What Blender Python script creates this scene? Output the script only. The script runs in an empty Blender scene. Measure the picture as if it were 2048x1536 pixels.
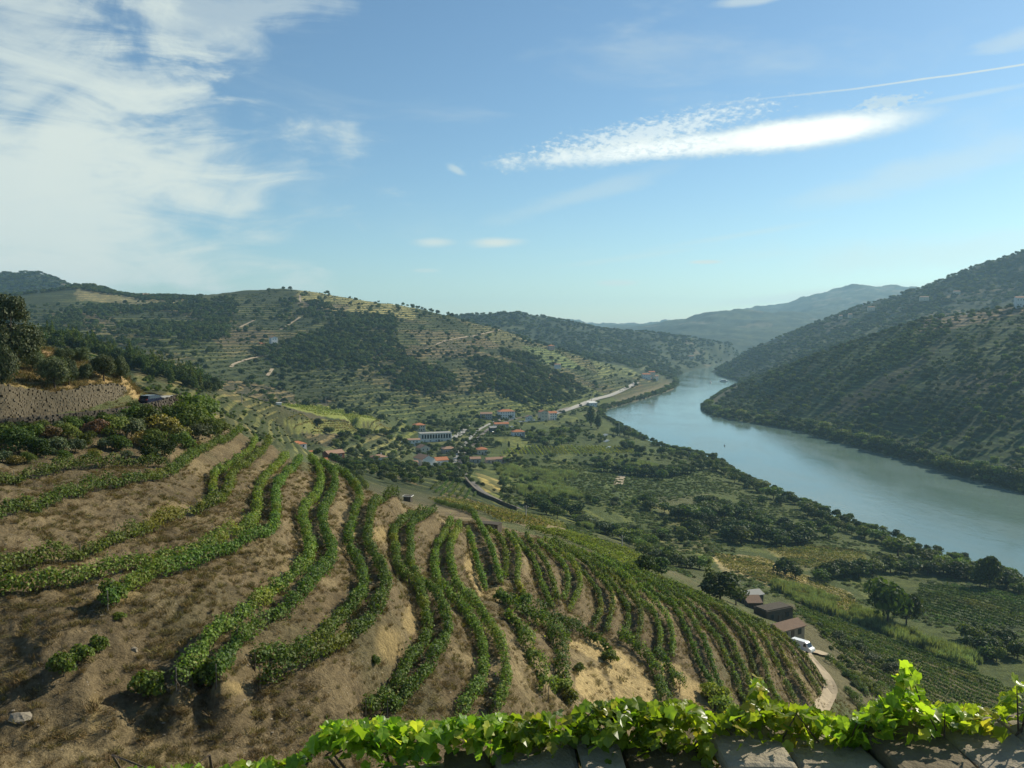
import bpy, math, random
import numpy as np
from mathutils import Vector, Matrix

rng = np.random.default_rng(7)
random.seed(7)
R = math.radians
scene = bpy.context.scene
col = scene.collection

# ------------------------------------------------------------------ camera
FPX, CX, CY, HC = 1700.0, 1024.0, 768.0, 120.0       # photo pixels (2048 wide); eye 120 m above the river
PITCH = math.atan((768 - 660) / FPX)
cam = bpy.data.cameras.new('camera')
cam.sensor_width = 36.0
cam.lens = 36.0 * FPX / 2048.0
cam.clip_start = 0.1
cam.clip_end = 60000
camo = bpy.data.objects.new('camera', cam)
camo.location = (0, 0, HC)
camo.rotation_euler = (math.pi / 2 - PITCH, 0, 0)
col.objects.link(camo)
scene.camera = camo

# ------------------------------------------------------------------ sun and sky
SUN_AZ, SUN_EL = R(56), R(33)                          # azimuth from the view direction (+Y) to the right (+X)
sun = bpy.data.lights.new('sun', 'SUN')
sun.energy = 5.0
sun.angle = R(0.53)
sun.color = (1.0, 0.93, 0.76)
suno = bpy.data.objects.new('sun', sun)
sd = Vector((math.sin(SUN_AZ) * math.cos(SUN_EL), math.cos(SUN_AZ) * math.cos(SUN_EL), math.sin(SUN_EL)))
suno.rotation_euler = (-sd).to_track_quat('-Z', 'Y').to_euler()
col.objects.link(suno)

scene.view_settings.view_transform = 'Standard'
scene.view_settings.look = 'None'
scene.view_settings.exposure = 0.32
scene.view_settings.gamma = 1.0
scene.view_settings.use_curve_mapping = False
scene.cycles.use_denoising = True
scene.cycles.volume_bounces = 0
scene.cycles.max_bounces = 4
scene.cycles.diffuse_bounces = 2
scene.cycles.glossy_bounces = 2
scene.cycles.transmission_bounces = 3
scene.cycles.use_adaptive_sampling = True
scene.cycles.adaptive_threshold = 0.02
scene.cycles.transparent_max_bounces = 8


class NT:
    """small helper for node trees"""
    def __init__(self, tree):
        self.t = tree
        self.n = tree.nodes
        self.l = tree.links

    def add(self, typ, **kw):
        nd = self.n.new(typ)
        for k, v in kw.items():
            setattr(nd, k, v)
        return nd

    def put(self, v, sock):
        if isinstance(v, bpy.types.NodeSocket):
            self.l.new(v, sock)
        elif v is not None:
            if sock.type == 'RGBA' and not isinstance(v, (int, float)) and len(v) == 3:
                v = (*v, 1)
            sock.default_value = v

    def math(self, op, a, b=None, c=None, clamp=False):
        nd = self.add('ShaderNodeMath', operation=op, use_clamp=clamp)
        self.put(a, nd.inputs[0])
        if b is not None:
            self.put(b, nd.inputs[1])
        if c is not None:
            self.put(c, nd.inputs[2])
        return nd.outputs[0]

    def smooth(self, v, lo, hi, a=0.0, b=1.0):
        nd = self.add('ShaderNodeMapRange', interpolation_type='SMOOTHSTEP')
        self.put(v, nd.inputs[0])
        for i, x in enumerate((lo, hi, a, b)):
            self.put(x, nd.inputs[i + 1])
        return nd.outputs[0]

    def mix(self, f, a, b, blend='MIX'):
        nd = self.add('ShaderNodeMix', data_type='RGBA', blend_type=blend)
        self.put(f, nd.inputs[0])
        self.put(a, nd.inputs[6])
        self.put(b, nd.inputs[7])
        return nd.outputs[2]

    def noise(self, vec, scale, detail=4, rough=0.55, dist=0.0, out=0):
        nd = self.add('ShaderNodeTexNoise')
        if vec is not None:
            self.put(vec, nd.inputs['Vector'])
        nd.inputs['Scale'].default_value = scale
        nd.inputs['Detail'].default_value = detail
        nd.inputs['Roughness'].default_value = rough
        nd.inputs['Distortion'].default_value = dist
        return nd.outputs[out]

    def xyz(self, x, y, z=0.0):
        nd = self.add('ShaderNodeCombineXYZ')
        self.put(x, nd.inputs[0])
        self.put(y, nd.inputs[1])
        self.put(z, nd.inputs[2])
        return nd.outputs[0]


def build_world():
    w = bpy.data.worlds.new('World')
    scene.world = w
    w.use_nodes = True
    t = NT(w.node_tree)
    t.n.clear()
    sky = t.add('ShaderNodeTexSky', sky_type='NISHITA')
    sky.sun_disc = False
    sky.sun_elevation = SUN_EL
    sky.sun_rotation = SUN_AZ
    sky.altitude = 150
    sky.air_density = 1.0
    sky.dust_density = 0.3
    sky.ozone_density = 2.2
    tc = t.add('ShaderNodeTexCoord')
    sp = t.add('ShaderNodeSeparateXYZ')
    t.put(tc.outputs['Generated'], sp.inputs[0])
    x, y, z = sp.outputs
    # azimuth (0 = up the valley) and elevation, in radians
    az = t.math('ARCTAN2', x, y)
    el = t.math('ARCSINE', z)
    ae = t.xyz(az, el)

    def deg(px, py):
        u, v = (px - CX) / FPX, (py - CY) / FPX
        cp, s_ = math.cos(PITCH), math.sin(PITCH)
        d = Vector((u, cp - v * s_, -s_ - v * cp)).normalized()
        return math.atan2(d.x, d.y), math.asin(d.z)

    def tilt(x0, y0, x1, y1):
        a, b = deg(x0, y0), deg(x1, y1)
        return math.atan2(b[1] - a[1], b[0] - a[0])

    def frame(px, py, ang):
        """coordinates along / across a cloud centred at a direction, ang = tilt"""
        a0, e0 = deg(px, py)
        da = t.math('SUBTRACT', az, a0)
        de = t.math('SUBTRACT', el, e0)
        c, s = math.cos(ang), math.sin(ang)
        p = t.math('ADD', t.math('MULTIPLY', da, c), t.math('MULTIPLY', de, s))
        q = t.math('ADD', t.math('MULTIPLY', da, -s), t.math('MULTIPLY', de, c))
        return p, q

    def ellipse(p, q, rp, rq, warp=None):
        a = t.math('POWER', t.math('DIVIDE', p, rp), 2.0)
        b = t.math('POWER', t.math('DIVIDE', q, rq), 2.0)
        r = t.math('SQRT', t.math('ADD', a, b))
        if warp is not None:
            r = t.math('ADD', r, warp)
        return r

    # thin high cirrus over the whole sky, in stretched patches
    mp = t.add('ShaderNodeMapping')
    t.put(ae, mp.inputs['Vector'])
    mp.inputs['Rotation'].default_value = (0, 0, R(-14))
    mp.inputs['Scale'].default_value = (1.0, 3.6, 1)
    n1 = t.noise(mp.outputs[0], 3.2, 8, 0.6, 0.5)
    veil = t.smooth(n1, 0.50, 0.80, 0.0, 0.34)
    # big cirrus bank on the left
    p, q = frame(40, 410, R(6))
    nb = t.noise(mp.outputs[0], 7.0, 9, 0.62, 0.7)
    nb2 = t.noise(ae, 6.0, 6, 0.6, 1.2)
    wr = t.math('ADD', t.math('MULTIPLY', t.math('SUBTRACT', nb, 0.5), 2.0), t.math('MULTIPLY', t.math('SUBTRACT', nb2, 0.5), 1.3))
    bank = t.smooth(ellipse(p, q, 0.30, 0.15, wr), 1.2, 0.25, 0.0, 0.88)
    p, q = frame(60, 130, R(-40))
    bank2 = t.smooth(ellipse(p, q, 0.26, 0.15, t.math('MULTIPLY', wr, 1.5)), 1.1, 0.0, 0.0, 0.62)
    p, q = frame(430, 20, R(10))
    bank3 = t.smooth(ellipse(p, q, 0.14, 0.06, t.math('MULTIPLY', wr, 1.2)), 1.1, 0.2, 0.0, 0.45)
    p, q = frame(120, 545, R(2))
    bank4 = t.smooth(ellipse(p, q, 0.16, 0.022, t.math('MULTIPLY', wr, 0.7)), 1.2, 0.5, 0.0, 0.65)
    # the bright long cloud on the right, with rippled upper edge
    p, q = frame(1400, 288, tilt(1000, 336, 1810, 240))
    mpf = t.add('ShaderNodeMapping')
    t.put(ae, mpf.inputs['Vector'])
    mpf.inputs['Rotation'].default_value = (0, 0, R(28))
    mpf.inputs['Scale'].default_value = (1.0, 2.0, 1)
    fine = t.noise(mpf.outputs[0], 120.0, 3, 0.6, 0.0)
    med = t.noise(ae, 30.0, 5, 0.6, 0.4)
    wl = t.math('ADD', t.math('MULTIPLY', t.math('SUBTRACT', med, 0.5), 0.7), t.math('MULTIPLY', t.math('SUBTRACT', fine, 0.5), 0.75))
    wl = t.math('MULTIPLY', wl, t.smooth(p, -0.1, 0.2, 1.0, 0.32))
    long_a = t.math('MULTIPLY', t.smooth(ellipse(p, q, 0.245, 0.0150, wl), 1.15, 0.35, 0.0, 0.9), t.smooth(fine, 0.25, 0.6, 0.55, 1.0))
    p, q = frame(1610, 266, tilt(1400, 292, 1810, 238))
    long_b = t.smooth(ellipse(p, q, 0.125, 0.018, t.math('MULTIPLY', wl, 0.8)), 1.2, 0.40, 0.0, 1.0)
    p, q = frame(1290, 268, tilt(1080, 310, 1490, 225))
    wf = t.math('ADD', t.math('MULTIPLY', t.math('SUBTRACT', fine, 0.5), 2.6), t.math('MULTIPLY', t.math('SUBTRACT', med, 0.5), 0.8))
    long_c = t.smooth(ellipse(p, q, 0.15, 0.018, wf), 1.1, 0.1, 0.0, 0.6)
    p, q = frame(1770, 205, R(4))
    long_d = t.smooth(ellipse(p, q, 0.035, 0.008, wf), 1.1, 0.4, 0.0, 0.5)

    clouds = [veil, bank, bank2, bank3, bank4, long_a, long_b, long_c, long_d]

    def puff(px, py, rp, rq, amt, tilt=0.0, soft=0.35, wob=0.8):
        pp, qq = frame(px, py, R(tilt))
        clouds.append(t.smooth(ellipse(pp, qq, rp, rq, t.math('MULTIPLY', wr, wob)), 1.1, soft, 0.0, amt))

    puff(868, 485, 0.030, 0.0065, 0.75, 2, 0.1, 0.7)
    puff(990, 485, 0.038, 0.0075, 0.95, 1, 0.1, 0.6)
    puff(1410, 524, 0.023, 0.0028, 0.75, 0, 0.4, 0.3)
    puff(1235, 566, 0.026, 0.0040, 0.5, 0, 0.4, 0.3)
    puff(850, 541, 0.020, 0.003, 0.4, 0, 0.4, 0.3)
    puff(914, 340, 0.013, 0.0045, 0.5, -25, 0.1, 1.1)
    puff(1500, 0, 0.045, 0.006, 0.5, 2, 0.1, 1.0)
    puff(2040, 80, 0.06, 0.011, 0.36, 6, 0.0, 1.2)
    puff(1150, 395, 0.12, 0.013, 0.26, 16, 0.2)
    puff(1840, 345, 0.16, 0.020, 0.30, 12, 0.1)
    puff(1950, 500, 0.22, 0.024, 0.34, 3, 0.1)
    puff(1620, 592, 0.16, 0.008, 0.5, 5, 0.2)
    puff(1480, 470, 0.12, 0.004, 0.22, 8, 0.2)
    puff(1280, 512, 0.10, 0.004, 0.2, 7, 0.2)
    puff(1930, 192, 0.07, 0.0035, 0.3, 4, 0.2, 0.4)
    puff(1180, 645, 0.20, 0.006, 0.3, 1, 0.2, 0.4)
    # aircraft trail
    p, q = frame(1850, 158, tilt(1640, 187, 2048, 130))
    wid = t.math('ABSOLUTE', t.math('ADD', q, t.math('MULTIPLY', t.math('SUBTRACT', nb, 0.5), 0.004)))
    trail = t.math('MULTIPLY', t.smooth(wid, 0.0015, 0.0003, 0.0, 0.75), t.smooth(p, -0.28, 0.06, 0.0, 1.0))
    trail = t.math('MULTIPLY', trail, t.smooth(p, 0.9, 0.5))
    clouds.append(trail)

    bright = t.math('MAXIMUM', t.math('MAXIMUM', long_a, long_b), long_c)
    keep = None
    for m in clouds:                                    # 1 - prod(1 - m)
        inv = t.math('SUBTRACT', 1.0, m)
        keep = inv if keep is None else t.math('MULTIPLY', keep, inv)
    mask = t.math('SUBTRACT', 1.0, keep, clamp=True)
    mask = t.math('MULTIPLY', mask, t.smooth(el, -0.01, 0.03))
    cloud_col = t.mix(bright, (6.3, 7.0, 6.5), (9.6, 10.0, 9.4))
    tint = t.mix(1.0, sky.outputs[0], (0.80, 0.96, 0.97), 'MULTIPLY')
    colr = t.mix(mask, tint, cloud_col)
    bg = t.add('ShaderNodeBackground')
    t.put(colr, bg.inputs[0])
    bg.inputs[1].default_value = SKY_STRENGTH
    w.cycles.sampling_method = 'NONE'
    out = t.add('ShaderNodeOutputWorld')
    t.l.new(bg.outputs[0], out.inputs[0])


SKY_STRENGTH = 0.095
HAZE = 0.000080
build_world()

# ------------------------------------------------------------------ projection helpers (photo pixel <-> place)
CP, SP = math.cos(PITCH), math.sin(PITCH)


def ray(px, py):
    u, v = (px - CX) / FPX, (py - CY) / FPX
    return np.array((u, CP - v * SP, -SP - v * CP))


def P(px, py, d):
    """point on the line of sight at forward distance d"""
    r = ray(px, py)
    return np.array((0, 0, HC)) + r * (d / r[1])


def PZ(px, py, z):
    """point on the line of sight at height z"""
    r = ray(px, py)
    return np.array((0, 0, HC)) + r * ((z - HC) / r[2])


def project(x, y, z):
    zz = z - HC
    dep = y * CP - zz * SP
    dep = np.where(np.abs(dep) < 1e-6, 1e-6, dep)
    return CX + FPX * x / dep, CY + FPX * (-y * SP - zz * CP) / dep


def smooth_line(pts, n=8):
    """Catmull-Rom through the points"""
    p = np.asarray(pts, float)
    if len(p) < 3:
        t = np.linspace(0, 1, n + 1)[:, None]
        return p[0] * (1 - t) + p[-1] * t
    q = np.vstack((2 * p[0] - p[1], p, 2 * p[-1] - p[-2]))
    out = []
    for i in range(1, len(q) - 2):
        for t in np.arange(n) / n:
            a, b, c, d = q[i - 1], q[i], q[i + 1], q[i + 2]
            out.append(0.5 * (2 * b + (c - a) * t + (2 * a - 5 * b + 4 * c - d) * t * t + (3 * b - a - 3 * c + d) * t ** 3))
    out.append(p[-1])
    return np.array(out)


def resample(line, step):
    d = np.r_[0, np.cumsum(np.linalg.norm(np.diff(line, axis=0), axis=1))]
    n = max(2, int(d[-1] / step) + 1)
    s = np.linspace(0, d[-1], n)
    return np.stack([np.interp(s, d, line[:, k]) for k in range(line.shape[1])], 1), d[-1]


def in_poly(px, py, poly):
    poly = np.asarray(poly, float)
    res = np.zeros(px.shape, bool)
    bb = (px >= poly[:, 0].min()) & (px <= poly[:, 0].max()) & (py >= poly[:, 1].min()) & (py <= poly[:, 1].max())
    if not bb.any():
        return res
    x, y = px[bb], py[bb]
    c = np.zeros(x.shape, bool)
    j = len(poly) - 1
    for i in range(len(poly)):
        xi, yi, xj, yj = *poly[i], *poly[j]
        if yi != yj:
            c ^= ((yi > y) != (yj > y)) & (x < (xj - xi) * (y - yi) / (yj - yi) + xi)
        j = i
    res[bb] = c
    return res


_tab = np.random.default_rng(3).random((256, 256))


def vnoise(x, y):
    xi, yi = np.floor(x).astype(int), np.floor(y).astype(int)
    fx, fy = x - xi, y - yi
    fx, fy = fx * fx * (3 - 2 * fx), fy * fy * (3 - 2 * fy)
    a, b = _tab[xi & 255, yi & 255], _tab[(xi + 1) & 255, yi & 255]
    c, d = _tab[xi & 255, (yi + 1) & 255], _tab[(xi + 1) & 255, (yi + 1) & 255]
    return (a * (1 - fx) + b * fx) * (1 - fy) + (c * (1 - fx) + d * fx) * fy


def fbm(x, y, octaves=4, gain=0.5):
    s, a, tot = 0.0, 1.0, 0.0
    for k in range(octaves):
        s = s + a * vnoise(x * 2 ** k + 17.3 * k, y * 2 ** k + 5.1 * k)
        tot += a
        a *= gain
    return s / tot * 2 - 1


# ------------------------------------------------------------------ the vine rows of the terraces, traced along the hillside
# each: points in the photo and the drop below the eye at the first and the last point (the terraces follow contours)
ROWS = {
    '1a':[(-60,966),(0,957),(50,950),(112,937),(175,928),(225,925),(287,920),(340,918)],
    '1b':[(-60,1032),(0,1020),(62,1007),(125,990),(200,972),(275,957),(337,940),(375,917),(400,900),(450,877),(482,859)],
    '2a':[(512,877),(500,900),(470,922),(432,947),(427,965),(425,985)],
    '2b':[(540,882),(525,900),(500,922),(467,945),(460,965),(452,985),(425,1002),(350,1027),(300,1047),(225,1077),(175,1097),(100,1117),(37,1130),(0,1140),(-60,1155)],
    '3a':[(575,907),(560,927),(540,947),(517,975),(515,995),(512,1025),(495,1052),(457,1070),(425,1085),(375,1102),(300,1122),(225,1138),(150,1155),(75,1165),(0,1172),(-60,1180)],
    '3b':[(602,915),(585,935),(565,957),(552,980),(552,1010),(550,1040),(532,1060),(500,1077),(462,1092),(400,1115),(350,1132),(300,1150),(250,1172),(215,1190)],
    '4a':[(620,917),(635,932),(642,952),(640,975),(630,997),(612,1015),(605,1037),(612,1062),(620,1085),(620,1105),(612,1127),(580,1152),(550,1175),(520,1200),(490,1222),(470,1238),(437,1262),(412,1285),(390,1310),(352,1340)],
    '4b':[(640,925),(660,937),(670,957),(667,982),(655,1005),(645,1027),(647,1052),(657,1072),(665,1092),(662,1115),(647,1135),(630,1155),(615,1175),(600,1192),(575,1210),(550,1225),(525,1242),(500,1262),(475,1282),(450,1307),(432,1335)],
    '5a':[(670,937),(695,955),(712,977),(720,1000),(710,1025),(702,1050),(697,1072),(700,1095),(715,1117),(725,1142),(727,1167),(722,1190),(700,1217),(670,1240),(645,1262),(612,1282),(575,1297),(540,1310),(510,1325)],
    '5b':[(797,980),(772,990),(752,1005),(742,1025),(737,1055),(735,1080),(747,1105),(760,1125),(770,1147),(772,1172),(755,1212),(725,1247),(695,1270),(662,1292),(625,1312),(587,1330),(550,1347),(520,1352)],
    '6a':[(845,1015),(820,1027),(800,1047),(787,1065),(790,1090),(792,1110),(795,1132),(812,1152),(837,1172),(845,1202),(854,1235),(855,1260),(845,1285),(827,1307),(812,1332),(798,1360),(775,1382),(755,1402),(732,1427)],
    '6b':[(870,1012),(845,1030),(825,1047),(820,1070),(822,1095),(819,1120),(825,1140),(845,1162),(870,1182),(882,1205),(892,1230),(897,1252),(887,1277),(872,1300),(858,1325),(842,1350),(820,1372),(800,1392),(775,1417)],
    '7a':[(902,1045),(887,1072),(872,1095),(870,1115),(870,1140),(877,1165),(900,1190),(930,1218),(945,1247),(960,1272),(967,1302),(967,1332),(962,1357),(950,1382),(932,1407),(922,1427)],
    '7b':[(920,1050),(907,1075),(900,1095),(901,1120),(907,1145),(915,1170),(940,1198),(965,1228),(985,1258),(1002,1285),(1009,1310),(1012,1332),(1012,1357),(1005,1382),(990,1407)],
    '8a':[(935,1060),(942,1080),(947,1100),(955,1125),(962,1150),(970,1175)],
    '8b':[(947,1027),(960,1047),(972,1072),(982,1095),(990,1120),(997,1145),(1002,1165)],
    '9a':[(975,1055),(995,1070),(1007,1090),(1012,1115),(1012,1137),(1007,1160)],
    '9b':[(1012,1062),(1027,1082),(1037,1105),(1037,1127),(1035,1152),(1037,1172),(1047,1190),(1050,1210)],
    '10a':[(1025,1065),(1040,1087),(1060,1107),(1072,1132),(1080,1157),(1090,1182),(1100,1205),(1107,1217)],
    '10b':[(1052,1067),(1065,1090),(1082,1112),(1097,1137),(1105,1160),(1112,1185),(1117,1202)],
    '11a':[(1075,1080),(1100,1102),(1125,1127),(1135,1152),(1135,1175),(1125,1200)],
    '11b':[(1085,1077),(1105,1090),(1130,1110),(1152,1137),(1160,1162),(1157,1182),(1145,1205),(1135,1220)],
    '12a':[(1095,1080),(1135,1110),(1162,1140),(1185,1165),(1197,1187),(1202,1210),(1197,1232),(1185,1255)],
    '12b':[(1105,1082),(1135,1100),(1167,1120),(1192,1145),(1212,1167),(1225,1190),(1225,1210),(1220,1235),(1212,1262)],
    '13a':[(1120,1090),(1160,1113),(1200,1140),(1230,1172),(1250,1200),(1257,1225),(1255,1250),(1247,1275)],
    '13b':[(1130,1090),(1180,1118),(1230,1152),(1257,1180),(1275,1205),(1282,1230),(1280,1255),(1272,1280)],
    '14a':[(1145,1095),(1200,1125),(1250,1162),(1282,1200),(1305,1220),(1315,1240),(1320,1265),(1320,1290),(1315,1310)],
    '14b':[(1160,1100),(1220,1133),(1275,1172),(1307,1200),(1330,1225),(1340,1250),(1345,1275),(1345,1300),(1342,1315)],
    '15a':[(1180,1106),(1245,1142),(1310,1182),(1345,1212),(1365,1240),(1377,1267),(1387,1295),(1397,1322),(1410,1347),(1422,1367),(1438,1398),(1450,1425)],
    '15b':[(1200,1112),(1268,1146),(1340,1190),(1372,1220),(1392,1250),(1405,1272),(1415,1300),(1422,1325),(1430,1350),(1440,1375),(1455,1405)],
    '16a':[(1225,1121),(1300,1158),(1375,1205),(1407,1240),(1430,1270),(1445,1297),(1457,1325),(1470,1350),(1482,1385),(1500,1417),(1515,1448)],
    '16b':[(1250,1129),(1325,1163),(1400,1205),(1428,1232),(1448,1260),(1465,1287),(1477,1315),(1487,1342),(1500,1372),(1518,1405),(1535,1440)],
    '17a':[(1275,1137),(1352,1172),(1430,1215),(1462,1245),(1482,1270),(1495,1295),(1504,1322),(1513,1350),(1528,1385),(1548,1425)],
    '17b':[(1305,1148),(1382,1183),(1450,1220),(1487,1250),(1507,1277),(1520,1302),(1530,1327),(1537,1355),(1549,1385),(1566,1420),(1580,1445)],
    '18a':[(1335,1160),(1410,1195),(1475,1227),(1512,1257),(1532,1282),(1547,1310),(1560,1337),(1572,1365),(1586,1395),(1602,1428)],
    '18b':[(1362,1172),(1435,1204),(1500,1237),(1537,1267),(1557,1292),(1572,1317),(1585,1342),(1600,1367),(1616,1392),(1630,1420)],
    '19a':[(1392,1185),(1462,1216),(1522,1245),(1562,1277),(1585,1300),(1605,1327),(1620,1350),(1635,1375),(1640,1395)],
    '19b':[(1425,1200),(1490,1230),(1550,1260),(1580,1282),(1605,1307),(1625,1332),(1637,1350),(1652,1372)],
}
DROPS = {
    '1a': (15.0, 16.4), '1b': (15.4, 18.1), '2a': (20.0, 19.4), '2b': (20.0, 17.9), '3a': (21.6, 18.5), '3b': (21.6, 19.2),
    '4a': (23.2, 22.0), '4b': (23.2, 22.2), '5a': (24.8, 24.0), '5b': (24.8, 24.2), '6a': (27.5, 29.0), '6b': (27.5, 29.0),
    '7a': (30.2, 31.5), '7b': (30.2, 31.7), '8a': (32.8, 33.2), '8b': (32.8, 33.2), '9a': (34.2, 34.5), '9b': (34.2, 34.8),
    '10a': (35.5, 37.5), '10b': (35.5, 37.3), '11a': (38.5, 39.0), '11b': (38.4, 39.2), '12a': (39.4, 42.5), '12b': (39.4, 42.6),
    '13a': (40.8, 44.0), '13b': (40.8, 44.0), '14a': (42.2, 45.8), '14b': (42.3, 45.9), '15a': (44.2, 49.5), '15b': (44.3, 49.6),
    '16a': (47.2, 52.6), '16b': (47.4, 52.8), '17a': (50.2, 56.5), '17b': (50.6, 56.8), '18a': (53.8, 61.0), '18b': (54.4, 61.4),
    '19a': (58.2, 66.0), '19b': (58.8, 66.6),
}
VINE_MID = 0.75
row_lines = {}
for k, pts in ROWS.items():
    pl = smooth_line(pts, 6)
    f = np.linspace(0, 1, len(pl))
    h = DROPS[k][0] * (1 - f) + DROPS[k][1] * f
    row_lines[k] = np.array([PZ(p[0], p[1], HC - hh + VINE_MID) - (0, 0, VINE_MID) for p, hh in zip(pl, h)])

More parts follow.
